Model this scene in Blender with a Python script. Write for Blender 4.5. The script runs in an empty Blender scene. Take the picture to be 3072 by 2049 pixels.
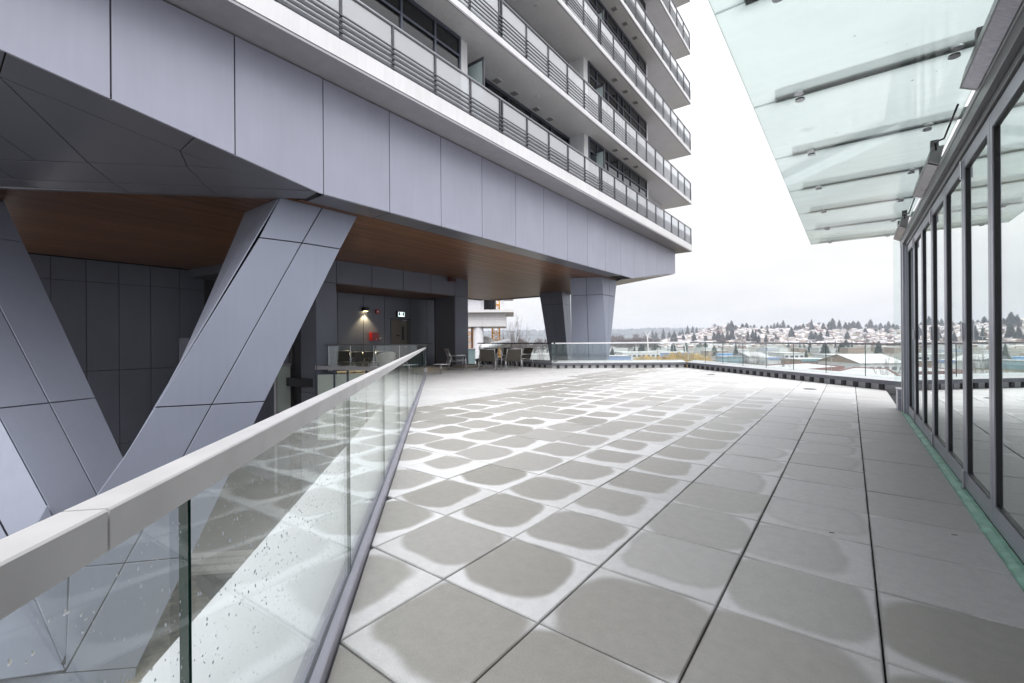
import bpy, math, random
from mathutils import Vector as V, Matrix, noise as mnoise
random.seed(7)
rnd = random.random
def U(a, b): return a + (b - a) * random.random()
S = bpy.context.scene
C = S.collection
# ------------------------------------------------------------------ camera, sky, sun, exposure
EYE = V((0, 0, 1.3))
FOC, YAW, ROLL = 1326.66, math.radians(37.4046), math.radians(-0.4513)
cam = bpy.data.cameras.new('camera'); camo = bpy.data.objects.new('camera', cam); C.objects.link(camo)
cam.sensor_width = 36; cam.lens = FOC / 3072 * 36; cam.clip_start = 0.02; cam.clip_end = 20000
cam.shift_y = -3.5 / 3072
_f = V((-math.sin(YAW), math.cos(YAW), 0)); _r = V((math.cos(YAW), math.sin(YAW), 0)); _u = V((0, 0, 1))
_r2 = _r * math.cos(ROLL) + _u * math.sin(ROLL); _u2 = _u * math.cos(ROLL) - _r * math.sin(ROLL)
camo.matrix_world = Matrix(((_r2.x, _u2.x, -_f.x, EYE.x), (_r2.y, _u2.y, -_f.y, EYE.y), (_r2.z, _u2.z, -_f.z, EYE.z), (0, 0, 0, 1)))
S.camera = camo

SUN_DIR = V((0.48, -0.42, 0.77)).normalized()
W = bpy.data.worlds.new('World'); S.world = W; W.use_nodes = True
nt = W.node_tree; N = nt.nodes; N.clear(); L = nt.links
out = N.new('ShaderNodeOutputWorld'); bg = N.new('ShaderNodeBackground')
sky = N.new('ShaderNodeTexSky'); sky.sky_type = 'NISHITA'; sky.sun_disc = False
sky.sun_elevation = math.asin(SUN_DIR.z); sky.sun_rotation = math.atan2(SUN_DIR.x, SUN_DIR.y)
hs = N.new('ShaderNodeHueSaturation'); hs.inputs['Saturation'].default_value = 0.25
tc = N.new('ShaderNodeTexCoord'); mp = N.new('ShaderNodeMapping'); mp.inputs['Scale'].default_value = (1.6, 1.6, 6)
nz = N.new('ShaderNodeTexNoise'); nz.inputs['Scale'].default_value = 2.2; nz.inputs['Detail'].default_value = 6; nz.inputs['Roughness'].default_value = 0.55
cr = N.new('ShaderNodeValToRGB'); e = cr.color_ramp.elements
e[0].position = 0.34; e[0].color = (4.55, 4.60, 4.75, 1); e[1].position = 0.62; e[1].color = (5.35, 5.33, 5.36, 1)
mx = N.new('ShaderNodeMixRGB'); mx.inputs[0].default_value = 0.93
L.new(tc.outputs['Generated'], mp.inputs[0]); L.new(mp.outputs[0], nz.inputs['Vector']); L.new(nz.outputs['Fac'], cr.inputs[0])
sz = N.new('ShaderNodeSeparateXYZ'); L.new(tc.outputs['Generated'], sz.inputs[0])
gr_ = N.new('ShaderNodeMapRange'); gr_.inputs['From Min'].default_value = 0.0; gr_.inputs['From Max'].default_value = 1.0; gr_.inputs['To Min'].default_value = 0.86; gr_.inputs['To Max'].default_value = 2.5
pz = N.new('ShaderNodeMath'); pz.operation = 'POWER'; pz.use_clamp = True; pz.inputs[1].default_value = 1.5; L.new(sz.outputs[2], pz.inputs[0]); L.new(pz.outputs[0], gr_.inputs['Value'])
ov = N.new('ShaderNodeVectorMath'); ov.operation = 'SCALE'; L.new(cr.outputs[0], ov.inputs[0]); L.new(gr_.outputs[0], ov.inputs['Scale'])   # overcast sky: brighter towards the zenith
L.new(sky.outputs[0], hs.inputs['Color']); L.new(hs.outputs[0], mx.inputs[1]); L.new(ov.outputs[0], mx.inputs[2])
L.new(mx.outputs[0], bg.inputs['Color']); bg.inputs['Strength'].default_value = 0.10; L.new(bg.outputs[0], out.inputs['Surface'])
sl = bpy.data.lights.new('sun', 'SUN'); sl.energy = 1.5; sl.angle = math.radians(50); sl.color = (1.0, 0.975, 0.95)
so = bpy.data.objects.new('sun', sl); C.objects.link(so); so.rotation_euler = SUN_DIR.to_track_quat('Z', 'Y').to_euler(); so.location = (20, -20, 40)
S.view_settings.view_transform = 'Standard'; S.view_settings.look = 'None'; S.view_settings.gamma = 1.0
S.view_settings.use_curve_mapping = False; S.view_settings.exposure = 1.08
S.cycles.use_denoising = True; S.cycles.max_bounces = 10; S.cycles.diffuse_bounces = 4; S.cycles.glossy_bounces = 5
S.cycles.transmission_bounces = 6; S.cycles.transparent_max_bounces = 24; S.cycles.volume_bounces = 0
S.cycles.caustics_reflective = False; S.cycles.caustics_refractive = False

# ------------------------------------------------------------------ materials
def newmat(name):
    m = bpy.data.materials.new(name); m.use_nodes = True; m.node_tree.nodes.clear(); return m, m.node_tree.nodes, m.node_tree.links
def mat(name, col, rough=0.6,  metal=0.0, var=0.06, scale=3.0, bump=0.0, bscale=120.0, objvar=0.0, spec=0.5, stretch=None, emit=None, streak=0.0, wave=0.0):
    m, n, l = newmat(name)
    o = n.new('ShaderNodeOutputMaterial'); p = n.new('ShaderNodeBsdfPrincipled'); l.new(p.outputs[0], o.inputs[0])
    p.inputs['Roughness'].default_value = rough; p.inputs['Metallic'].default_value = metal; p.inputs['Specular IOR Level'].default_value = spec
    g = n.new('ShaderNodeNewGeometry'); t = n.new('ShaderNodeTexNoise'); t.inputs['Scale'].default_value = scale; t.inputs['Detail'].default_value = 5
    vec = g.outputs['Position']
    if stretch:
        q = n.new('ShaderNodeMapping'); q.inputs['Scale'].default_value = stretch; l.new(vec, q.inputs[0]); vec = q.outputs[0]
    l.new(vec, t.inputs['Vector'])
    mr = n.new('ShaderNodeMapRange'); mr.inputs['From Min'].default_value = 0.3; mr.inputs['From Max'].default_value = 0.7
    mr.inputs['To Min'].default_value = 1 - var; mr.inputs['To Max'].default_value = 1 + var; l.new(t.outputs['Fac'], mr.inputs['Value'])
    val = mr.outputs[0]
    if objvar:
        oi = n.new('ShaderNodeObjectInfo'); m2 = n.new('ShaderNodeMapRange'); m2.inputs['To Min'].default_value = 1 - objvar; m2.inputs['To Max'].default_value = 1 + objvar
        l.new(oi.outputs['Random'], m2.inputs['Value']); mm = n.new('ShaderNodeMath'); mm.operation = 'MULTIPLY'; l.new(val, mm.inputs[0]); l.new(m2.outputs[0], mm.inputs[1]); val = mm.outputs[0]
    if streak:
        q2 = n.new('ShaderNodeMapping'); q2.inputs['Scale'].default_value = (7, 7, 0.45); l.new(g.outputs['Position'], q2.inputs[0])
        t3 = n.new('ShaderNodeTexNoise'); t3.inputs['Scale'].default_value = 1.5; t3.inputs['Detail'].default_value = 6; t3.inputs['Roughness'].default_value = 0.65; l.new(q2.outputs[0], t3.inputs['Vector'])
        m3 = n.new('ShaderNodeMapRange'); m3.inputs['From Min'].default_value = 0.35; m3.inputs['From Max'].default_value = 0.7; m3.inputs['To Min'].default_value = 1 + streak; m3.inputs['To Max'].default_value = 1 - streak; l.new(t3.outputs['Fac'], m3.inputs['Value'])
        mm3 = n.new('ShaderNodeMath'); mm3.operation = 'MULTIPLY'; l.new(val, mm3.inputs[0]); l.new(m3.outputs[0], mm3.inputs[1]); val = mm3.outputs[0]
        r3 = n.new('ShaderNodeMapRange'); r3.inputs['To Min'].default_value = rough - 0.09; r3.inputs['To Max'].default_value = rough + 0.12; l.new(t3.outputs['Fac'], r3.inputs['Value']); l.new(r3.outputs[0], p.inputs['Roughness'])
    vm = n.new('ShaderNodeVectorMath'); vm.operation = 'SCALE'; vm.inputs[0].default_value = col; l.new(val, vm.inputs['Scale']); l.new(vm.outputs[0], p.inputs['Base Color'])
    if bump:
        b = n.new('ShaderNodeTexNoise'); b.inputs['Scale'].default_value = bscale; b.inputs['Detail'].default_value = 3; l.new(vec, b.inputs['Vector'])
        bn = n.new('ShaderNodeBump'); bn.inputs['Strength'].default_value = bump; bn.inputs['Distance'].default_value = 0.01; l.new(b.outputs['Fac'], bn.inputs['Height']); l.new(bn.outputs[0], p.inputs['Normal'])
        if wave:
            b2 = n.new('ShaderNodeTexNoise'); b2.inputs['Scale'].default_value = 0.9; b2.inputs['Detail'].default_value = 1; l.new(g.outputs['Position'], b2.inputs['Vector'])
            bw = n.new('ShaderNodeBump'); bw.inputs['Strength'].default_value = wave; bw.inputs['Distance'].default_value = 0.05; l.new(b2.outputs['Fac'], bw.inputs['Height']); l.new(bw.outputs[0], bn.inputs['Normal'])
    if emit:
        p.inputs['Emission Color'].default_value = (*emit[0], 1); p.inputs['Emission Strength'].default_value = emit[1]
    return m
def glassmat(name, tint, ior=1.52, refl=(1, 1, 1), rough=0.0, haze=0.0, hazecol=(0.8, 0.85, 0.85), wobble=0.0, coat=0.0):
    m, n, l = newmat(name)
    o = n.new('ShaderNodeOutputMaterial'); tr = n.new('ShaderNodeBsdfTransparent'); tr.inputs[0].default_value = (*tint, 1)
    gl = n.new('ShaderNodeBsdfGlossy'); gl.inputs['Color'].default_value = (*refl, 1); gl.inputs['Roughness'].default_value = rough
    g = n.new('ShaderNodeNewGeometry'); io = n.new('ShaderNodeMapRange'); io.inputs['To Min'].default_value = ior; io.inputs['To Max'].default_value = 1 / ior
    l.new(g.outputs['Backfacing'], io.inputs['Value'])
    fr = n.new('ShaderNodeFresnel'); l.new(io.outputs[0], fr.inputs['IOR'])
    cf = n.new('ShaderNodeMapRange'); cf.inputs['To Min'].default_value = coat; l.new(fr.outputs[0], cf.inputs['Value'])
    base = tr.outputs[0]
    if haze:
        d = n.new('ShaderNodeBsdfDiffuse'); d.inputs[0].default_value = (*hazecol, 1); t2 = n.new('ShaderNodeBsdfTranslucent'); t2.inputs[0].default_value = (*hazecol, 1)
        a = n.new('ShaderNodeMixShader'); a.inputs[0].default_value = 0.6; l.new(d.outputs[0], a.inputs[1]); l.new(t2.outputs[0], a.inputs[2])
        h = n.new('ShaderNodeMixShader'); h.inputs[0].default_value = haze; l.new(base, h.inputs[1]); l.new(a.outputs[0], h.inputs[2]); base = h.outputs[0]
    x = n.new('ShaderNodeMixShader'); l.new(cf.outputs[0], x.inputs[0]); l.new(base, x.inputs[1]); l.new(gl.outputs[0], x.inputs[2]); l.new(x.outputs[0], o.inputs[0])
    if wobble:
        b = n.new('ShaderNodeTexNoise'); b.inputs['Scale'].default_value = 1.3; l.new(g.outputs['Position'], b.inputs['Vector'])
        bn = n.new('ShaderNodeBump'); bn.inputs['Strength'].default_value = wobble; bn.inputs['Distance'].default_value = 0.004; l.new(b.outputs['Fac'], bn.inputs['Height']); l.new(bn.outputs[0], gl.inputs['Normal'])
    return m
M = {}
M['panel'] = mat('lavender_metal_panel', (0.30, 0.31, 0.382), 0.42, 0.25, var=0.035, scale=0.9, bump=0.03, bscale=300, streak=0.018, wave=0.30, objvar=0.025)
M['panel_col'] = mat('shade_toned_metal_panel', (0.235, 0.255, 0.325), 0.40, 0.25, var=0.035, scale=0.9, bump=0.03, bscale=300, streak=0.018, wave=0.30, objvar=0.03)  # fascia metal toned down: shade of the overhang put into the colour
M['panel_dark'] = mat('shade_darkened_metal_panel', (0.115, 0.123, 0.155), 0.40, 0.25, var=0.05, scale=0.9, bump=0.03, bscale=300, streak=0.018, wave=0.30, objvar=0.04)  # same cladding darkened further, shade under the tower put into its colour
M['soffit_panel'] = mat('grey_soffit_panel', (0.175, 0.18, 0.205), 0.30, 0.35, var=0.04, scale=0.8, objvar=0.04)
M['gap'] = mat('dark_joint', (0.018, 0.018, 0.022), 0.8)
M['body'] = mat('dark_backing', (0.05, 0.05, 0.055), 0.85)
M['white'] = mat('white_concrete_paint', (0.60, 0.60, 0.62), 0.55, var=0.04, scale=1.2, bump=0.04, bscale=60, streak=0.05)
M['grey_edge'] = mat('grey_drip_edge', (0.33, 0.33, 0.36), 0.6)
M['stucco'] = mat('grey_stucco_wall', (0.50, 0.50, 0.53), 0.7, bump=0.1, bscale=90)
M['rail'] = mat('charcoal_rail_metal', (0.075, 0.078, 0.09), 0.38, 0.5)
M['railtop'] = mat('grey_round_rail', (0.26, 0.265, 0.29), 0.35, 0.6)
M['frame'] = mat('slate_window_frame', (0.085, 0.095, 0.125), 0.35, 0.5)
M['doorframe'] = mat('grey_anodised_frame', (0.40, 0.41, 0.47), 0.32, 0.35, var=0.04)
M['gasket'] = mat('black_gasket', (0.012, 0.012, 0.015), 0.5)
M['wood'] = mat('brown_wood_plank', (0.15, 0.07, 0.036), 0.36, 0.0, var=0.30, scale=2.0, stretch=(14, 0.6, 14), bump=0.05, bscale=8, objvar=0.30)
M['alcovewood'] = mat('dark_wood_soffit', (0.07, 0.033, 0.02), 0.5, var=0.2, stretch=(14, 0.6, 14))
M['cap'] = mat('brushed_grey_cap', (0.68, 0.675, 0.69), 0.40, 0.1, var=0.09, scale=6, bump=0.02, bscale=200)
M['channel'] = mat('lavender_channel', (0.42, 0.42, 0.49), 0.38, 0.15, var=0.06, scale=8)
M['fin'] = mat('green_grey_fin', (0.055, 0.085, 0.078), 0.4, 0.3)
M['capdark'] = mat('dark_rail_cap', (0.10, 0.10, 0.105), 0.4, 0.6)
M['steel'] = mat('brushed_steel', (0.55, 0.55, 0.57), 0.28, 0.9)
M['strap'] = mat('taupe_woven_strap', (0.062, 0.054, 0.044), 0.75, var=0.2, scale=60)
M['strapdark'] = mat('brown_woven_strap', (0.032, 0.023, 0.016), 0.6, var=0.2, scale=60)
M['plasticwhite'] = mat('white_moulded_shell', (0.62, 0.62, 0.57), 0.4)
M['coping'] = mat('pale_coping_top', (0.62, 0.63, 0.66), 0.45, var=0.06)
M['copingface'] = mat('slate_coping_face', (0.125, 0.13, 0.155), 0.5)
M['kerbgrey'] = mat('grey_kerb_wall', (0.36, 0.36, 0.38), 0.7, bump=0.1)
M['black'] = mat('black_rubber_block', (0.022, 0.023, 0.028), 0.6)
M['ledge'] = mat('white_membrane_ledge', (0.60, 0.61, 0.64), 0.5, var=0.04, scale=2)
M['edgegreen'] = mat('green_glass_edge', (0.012, 0.05, 0.042), 0.15)
M['glass'] = glassmat('clear_guard_glass', (0.965, 0.99, 0.983), 1.52, (0.97, 1, 0.985), haze=0.03, hazecol=(0.70, 0.82, 0.80), wobble=0.02)
M['railglass'] = glassmat('balcony_glass', (0.90, 0.93, 0.94), 2.0, coat=0.08, haze=0.36, hazecol=(0.84, 0.85, 0.91))  # milky haze puts the reflected sky into the pane colour
M['winglass'] = glassmat('window_glass', (0.25, 0.28, 0.32), 1.6)
M['doorglass'] = glassmat('door_glass', (0.72, 0.90, 0.84), 1.6, (0.97, 1, 0.99), wobble=0.05, coat=0.72)
M['frost'] = glassmat('frosted_divider_glass', (0.55, 0.62, 0.64), 1.5, haze=0.75, hazecol=(0.62, 0.70, 0.71))
M['lowglass'] = mat('pale_green_translucent_panel', (0.52, 0.60, 0.55), 0.35, var=0.06, scale=1.2)
M['red'] = mat('red_enamel', (0.30, 0.012, 0.018), 0.35)
M['darkred'] = mat('dark_red_enamel', (0.075, 0.012, 0.012), 0.5)
M['door'] = mat('taupe_steel_door', (0.115, 0.10, 0.085), 0.5)
M['signwhite'] = mat('lit_sign_face', (0.8, 0.85, 0.85), 0.4, emit=((0.75, 0.9, 0.9), 0.75))
M['signdark'] = mat('sign_print', (0.03, 0.09, 0.12), 0.5)
M['lampglow'] = mat('lit_lamp_lens', (1, 0.85, 0.5), 0.4, emit=((1, 0.80, 0.42), 14))
M['heater'] = mat('grey_heater_body', (0.23, 0.235, 0.24), 0.4, 0.6)
M['heaterlens'] = mat('dim_heater_lens', (0.34, 0.33, 0.38), 0.2, 0.5, var=0.2, scale=20, stretch=(1, 8, 1))
M['membrane'] = mat('mint_green_membrane', (0.27, 0.52, 0.41), 0.55, var=0.22, scale=9, bump=0.5, bscale=14)
M['inside'] = mat('interior_wall', (0.58, 0.62, 0.60), 0.8)
M['insidefloor'] = mat('interior_floor', (0.30, 0.31, 0.30), 0.5)
M['stone'] = mat('grey_ground_paving', (0.20, 0.19, 0.18), 0.85, var=0.15, scale=2, bump=0.3, bscale=30)
M['darkband'] = mat('wet_dark_gravel', (0.075, 0.068, 0.06), 0.8, var=0.3, scale=14, bump=0.5, bscale=40)
M['stripe'] = mat('pale_bench_slat', (0.42, 0.40, 0.38), 0.7)
M['drygrass'] = mat('dry_grass', (0.16, 0.15, 0.075), 0.9, var=0.4, scale=12)
M['beige'] = mat('beige_kerb', (0.33, 0.30, 0.26), 0.8)
def dropmat():
    m, n, l = newmat('water_drop'); o = n.new('ShaderNodeOutputMaterial'); g = n.new('ShaderNodeBsdfGlass'); g.inputs['IOR'].default_value = 1.33; g.inputs['Roughness'].default_value = 0.0; l.new(g.outputs[0], o.inputs[0]); return m
M['drop'] = dropmat()

# canopy glass: milky, back-lit by the sky
def canopymat():
    m, n, l = newmat('milky_canopy_glass')
    o = n.new('ShaderNodeOutputMaterial'); t = n.new('ShaderNodeBsdfTranslucent'); t.inputs[0].default_value = (0.87, 0.93, 0.93, 1)
    d = n.new('ShaderNodeBsdfDiffuse'); d.inputs[0].default_value = (0.50, 0.58, 0.57, 1)
    a = n.new('ShaderNodeMixShader'); a.inputs[0].default_value = 0.80; l.new(d.outputs[0], a.inputs[1]); l.new(t.outputs[0], a.inputs[2])
    tr = n.new('ShaderNodeBsdfRefraction'); tr.inputs[0].default_value = (0.90, 0.965, 0.95, 1); tr.inputs['Roughness'].default_value = 0.20; tr.inputs['IOR'].default_value = 1.02
    g = n.new('ShaderNodeNewGeometry'); q = n.new('ShaderNodeMapping'); q.inputs['Scale'].default_value = (0.5, 5.0, 1); l.new(g.outputs['Position'], q.inputs[0])
    nz = n.new('ShaderNodeTexNoise'); nz.inputs['Scale'].default_value = 1.4; nz.inputs['Detail'].default_value = 5; l.new(q.outputs[0], nz.inputs['Vector'])
    mr = n.new('ShaderNodeMapRange'); mr.inputs['To Min'].default_value = 0.52; mr.inputs['To Max'].default_value = 0.64; l.new(nz.outputs['Fac'], mr.inputs['Value'])
    b = n.new('ShaderNodeMixShader'); l.new(mr.outputs[0], b.inputs[0]); l.new(a.outputs[0], b.inputs[1]); l.new(tr.outputs[0], b.inputs[2])
    gl = n.new('ShaderNodeBsdfGlossy'); gl.inputs['Roughness'].default_value = 0.02
    io = n.new('ShaderNodeMapRange'); io.inputs['To Min'].default_value = 1.5; io.inputs['To Max'].default_value = 1 / 1.5; l.new(g.outputs['Backfacing'], io.inputs['Value'])
    fr = n.new('ShaderNodeFresnel'); l.new(io.outputs[0], fr.inputs['IOR'])
    x = n.new('ShaderNodeMixShader'); l.new(fr.outputs[0], x.inputs[0]); l.new(b.outputs[0], x.inputs[1]); l.new(gl.outputs[0], x.inputs[2]); l.new(x.outputs[0], o.inputs[0])
    return m
M['canopy'] = canopymat()

# concrete pavers: damp centre, pale lime bloom round the edge; numbers come per paver (stain size, darkness, ring, seed)
def pavermat(per_object):
    m, n, l = newmat('concrete_paver' if per_object else 'concrete_paver_field')
    o = n.new('ShaderNodeOutputMaterial'); p = n.new('ShaderNodeBsdfPrincipled'); l.new(p.outputs[0], o.inputs[0])
    def math_(op, a, b=None, c=None):
        k = n.new('ShaderNodeMath'); k.operation = op
        for i, v in enumerate((a, b, c)):
            if v is None: continue
            if isinstance(v, (int, float)): k.inputs[i].default_value = v
            else: l.new(v, k.inputs[i])
        return k.outputs[0]
    if per_object:
        oi = n.new('ShaderNodeObjectInfo'); col = oi.outputs['Color']; SD = oi.outputs['Alpha']
    else:
        at = n.new('ShaderNodeAttribute'); at.attribute_name = 'tp'; col = at.outputs['Color']; SD = at.outputs['Alpha']
    sp = n.new('ShaderNodeSeparateColor'); l.new(col, sp.inputs[0]); R, D, B = sp.outputs
    uv = n.new('ShaderNodeUVMap'); uv.uv_map = 'UVMap'; su = n.new('ShaderNodeSeparateXYZ'); l.new(uv.outputs[0], su.inputs[0])
    g = n.new('ShaderNodeNewGeometry')
    wb = n.new('ShaderNodeTexNoise'); wb.inputs['Scale'].default_value = 2.8; wb.inputs['Detail'].default_value = 3; wb.inputs['Roughness'].default_value = 0.5; l.new(g.outputs['Position'], wb.inputs['Vector'])
    lo = n.new('ShaderNodeTexNoise'); lo.inputs['Scale'].default_value = 1.1; lo.inputs['Detail'].default_value = 2; l.new(g.outputs['Position'], lo.inputs['Vector'])
    w = math_('ADD', math_('MULTIPLY', math_('SUBTRACT', wb.outputs['Fac'], 0.5), 0.36), math_('MULTIPLY', math_('SUBTRACT', lo.outputs['Fac'], 0.5), 1.05))
    s2 = math_('FRACT', math_('MULTIPLY', SD, 7.31)); s3 = math_('FRACT', math_('MULTIPLY', SD, 23.7))
    fine = n.new('ShaderNodeTexNoise'); fine.inputs['Scale'].default_value = 240; fine.inputs['Detail'].default_value = 3; l.new(g.outputs['Position'], fine.inputs['Vector'])
    # damp patch sits towards the far-left corner (the falls of the slab)
    x = math_('SUBTRACT', su.outputs[0], math_('SUBTRACT', math_('ADD', 0.42, math_('MULTIPLY', math_('SUBTRACT', SD, 0.5), 0.14)), math_('MULTIPLY', math_('SUBTRACT', 1.0, R), 0.42)))
    y = math_('SUBTRACT', su.outputs[1], math_('ADD', math_('ADD', 0.575, math_('MULTIPLY', math_('SUBTRACT', s2, 0.5), 0.14)), math_('MULTIPLY', math_('SUBTRACT', 1.0, R), 0.40)))
    ax = math_('POWER', math_('ABSOLUTE', x), 3.3); ay = math_('POWER', math_('ABSOLUTE', y), 3.3)
    d = math_('ADD', math_('MULTIPLY', math_('POWER', math_('ADD', ax, ay), 1 / 3.3), 2.0), w)
    ed = math_('SUBTRACT', d, R)
    sm = n.new('ShaderNodeMapRange'); sm.interpolation_type = 'SMOOTHSTEP'; sm.inputs['From Min'].default_value = -0.13; sm.inputs['From Max'].default_value = 0.04; sm.inputs['To Min'].default_value = 1; sm.inputs['To Max'].default_value = 0
    l.new(ed, sm.inputs['Value'])
    damp = math_('MULTIPLY', sm.outputs[0], D)
    ring = n.new('ShaderNodeMapRange'); ring.interpolation_type = 'SMOOTHSTEP'; ring.inputs['From Min'].default_value = 0.0; ring.inputs['From Max'].default_value = 0.16; ring.inputs['To Min'].default_value = 1; ring.inputs['To Max'].default_value = 0
    l.new(math_('ABSOLUTE', math_('ADD', ed, 0.10)), ring.inputs['Value'])
    rg = math_('MULTIPLY', ring.outputs[0], B)
    # grime hugging the joint
    eu = math_('MAXIMUM', math_('ABSOLUTE', math_('SUBTRACT', su.outputs[0], 0.5)), math_('ABSOLUTE', math_('SUBTRACT', su.outputs[1], 0.5)))
    jn = n.new('ShaderNodeMapRange'); jn.interpolation_type = 'SMOOTHSTEP'; jn.inputs['From Min'].default_value = 0.475; jn.inputs['From Max'].default_value = 0.5; jn.inputs['To Max'].default_value = 0.5
    l.new(math_('ADD', eu, math_('MULTIPLY', math_('SUBTRACT', wb.outputs['Fac'], 0.5), 0.05)), jn.inputs['Value'])
    def mix(f, a, b):
        k = n.new('ShaderNodeMixRGB'); l.new(f, k.inputs[0])
        for i, v in ((1, a), (2, b)):
            if isinstance(v, tuple): k.inputs[i].default_value = (*v, 1)
            else: l.new(v, k.inputs[i])
        return k.outputs[0]
    big = n.new('ShaderNodeTexNoise'); big.inputs['Scale'].default_value = 0.8; big.inputs['Detail'].default_value = 4; l.new(g.outputs['Position'], big.inputs['Vector'])
    dark = mix(big.outputs['Fac'], (0.345, 0.331, 0.298), (0.375, 0.369, 0.355))
    lime = mix(math_('ADD', 0.30, math_('MULTIPLY', s3, 0.70)), (0.585, 0.585, 0.59), (0.75, 0.755, 0.77))
    light = mix(sm.outputs[0], lime, (0.62, 0.62, 0.63))
    c = mix(damp, light, dark)
    c = mix(math_('MULTIPLY', rg, 0.6), c, (0.36, 0.355, 0.345))
    c = mix(jn.outputs[0], c, (0.14, 0.135, 0.125))
    sc = n.new('ShaderNodeVectorMath'); sc.operation = 'SCALE'; l.new(c, sc.inputs[0])
    mot = n.new('ShaderNodeTexNoise'); mot.inputs['Scale'].default_value = 14; mot.inputs['Detail'].default_value = 6; mot.inputs['Roughness'].default_value = 0.7; l.new(g.outputs['Position'], mot.inputs['Vector'])
    l.new(math_('MULTIPLY', math_('ADD', 0.72, math_('MULTIPLY', fine.outputs['Fac'], 0.56)), math_('ADD', 0.82, math_('MULTIPLY', mot.outputs['Fac'], 0.36))), sc.inputs['Scale'])
    l.new(sc.outputs[0], p.inputs['Base Color'])
    l.new(math_('SUBTRACT', 0.62, math_('MULTIPLY', damp, 0.20)), p.inputs['Roughness'])
    bn = n.new('ShaderNodeBump'); bn.inputs['Strength'].default_value = 0.25; bn.inputs['Distance'].default_value = 0.004; l.new(fine.outputs['Fac'], bn.inputs['Height']); l.new(bn.outputs[0], p.inputs['Normal'])
    return m
M['paver'] = pavermat(True); M['paverfield'] = pavermat(False)

# ------------------------------------------------------------------ mesh helpers
def tag(o, label=None, cat=None, group=None, kind=None):
    if label: o['label'] = label
    if cat: o['category'] = cat
    if group: o['group'] = group
    if kind: o['kind'] = kind
    return o
def wloc(o):
    p = V((0, 0, 0))
    while o: p = p + o.location; o = o.parent
    return p
def empty(name, loc, label=None, cat=None, group=None, kind=None):
    o = bpy.data.objects.new(name, None); o.location = loc; o.empty_display_size = 0.2; C.objects.link(o)
    return tag(o, label, cat, group, kind)
class MB:
    def __init__(s): s.v = []; s.f = []; s.m = []
    def poly(s, pts, mi=0):
        b = len(s.v); s.v += [V(p) for p in pts]; s.f.append(tuple(range(b, b + len(pts)))); s.m.append(mi); return s
    def prism(s, pts, vec, mi=0):
        pts = [V(p) for p in pts]; vec = V(vec); n = len(pts); b = len(s.v)
        nrm = V((0, 0, 0))
        for i in range(n): nrm += pts[i].cross(pts[(i + 1) % n])
        if nrm.dot(vec) > 0: pts = pts[::-1]
        s.v += pts + [p + vec for p in pts]
        s.f.append(tuple(range(b, b + n))); s.f.append(tuple(range(b + 2 * n - 1, b + n - 1, -1)))
        for i in range(n):
            j = (i + 1) % n; s.f.append((b + j, b + i, b + n + i, b + n + j))
        s.m += [mi] * (n + 2); return s
    def loft(s, a, b_, mi=0):                       # two matching loops joined into a closed solid
        a = [V(p) for p in a]; b_ = [V(p) for p in b_]; n = len(a); b = len(s.v); s.v += a + b_
        s.f.append(tuple(range(b + n - 1, b - 1, -1))); s.f.append(tuple(range(b + n, b + 2 * n)))
        for i in range(n):
            j = (i + 1) % n; s.f.append((b + i, b + j, b + n + j, b + n + i))
        s.m += [mi] * (n + 2); return s
    def box(s, x0, x1, y0, y1, z0, z1, mi=0):
        return s.prism([(x0, y0, z0), (x1, y0, z0), (x1, y1, z0), (x0, y1, z0)], (0, 0, z1 - z0), mi)
    def bar(s, p, q, w, h, mi=0, up=V((0, 0, 1))):   # rectangular bar from p to q, w across, h along up
        p, q = V(p), V(q); d = (q - p).normalized(); x = d.cross(up)
        if x.length < 1e-5: x = V((1, 0, 0))
        x.normalize(); y = x.cross(d)
        a = [p + x * (sx * w / 2) + y * (sy * h / 2) for sx, sy in ((-1, -1), (1, -1), (1, 1), (-1, 1))]
        return s.prism(a, q - p, mi)
    def tube(s, p, q, r, n=8, mi=0, r2=None):
        p, q = V(p), V(q); d = (q - p).normalized(); x = d.cross(V((0, 0, 1)))
        if x.length < 1e-4: x = V((1, 0, 0))
        x.normalize(); y = d.cross(x); r2 = r if r2 is None else r2
        c = [(math.cos(2 * math.pi * i / n), math.sin(2 * math.pi * i / n)) for i in range(n)]
        return s.loft([p + x * a * r + y * b * r for a, b in c], [q + x * a * r2 + y * b * r2 for a, b in c], mi)
    def path(s, pts, r, n=6, mi=0):
        for a, b in zip(pts[:-1], pts[1:]): s.tube(a, b, r, n, mi)
        return s
    def build(s, name, mats, parent=None, smooth=False, off=None):
        o0 = wloc(parent) if parent else (V(off) if off else V((0, 0, 0)))
        me = bpy.data.meshes.new(name); me.from_pydata([tuple(v - o0) for v in s.v], [], s.f)
        mats = mats if isinstance(mats, (list, tuple)) else [mats]
        for m in mats: me.materials.append(m)
        if len(mats) > 1: me.polygons.foreach_set('material_index', s.m)
        if smooth: me.polygons.foreach_set('use_smooth', [True] * len(me.polygons))
        me.update()
        o = bpy.data.objects.new(name, me); C.objects.link(o)
        if parent: o.parent = parent
        elif off: o.location = off
        return o
def copy_tree(o, parent=None):
    c = o.copy(); C.objects.link(c)
    if parent: c.parent = parent
    for ch in list(o.children): copy_tree(ch, c)
    return c
def inst(src, name, loc, parent, rot=None):
    o = bpy.data.objects.new(name, src.data); o.parent = parent; o.location = loc
    if rot: o.rotation_euler = rot
    C.objects.link(o); return o
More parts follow.
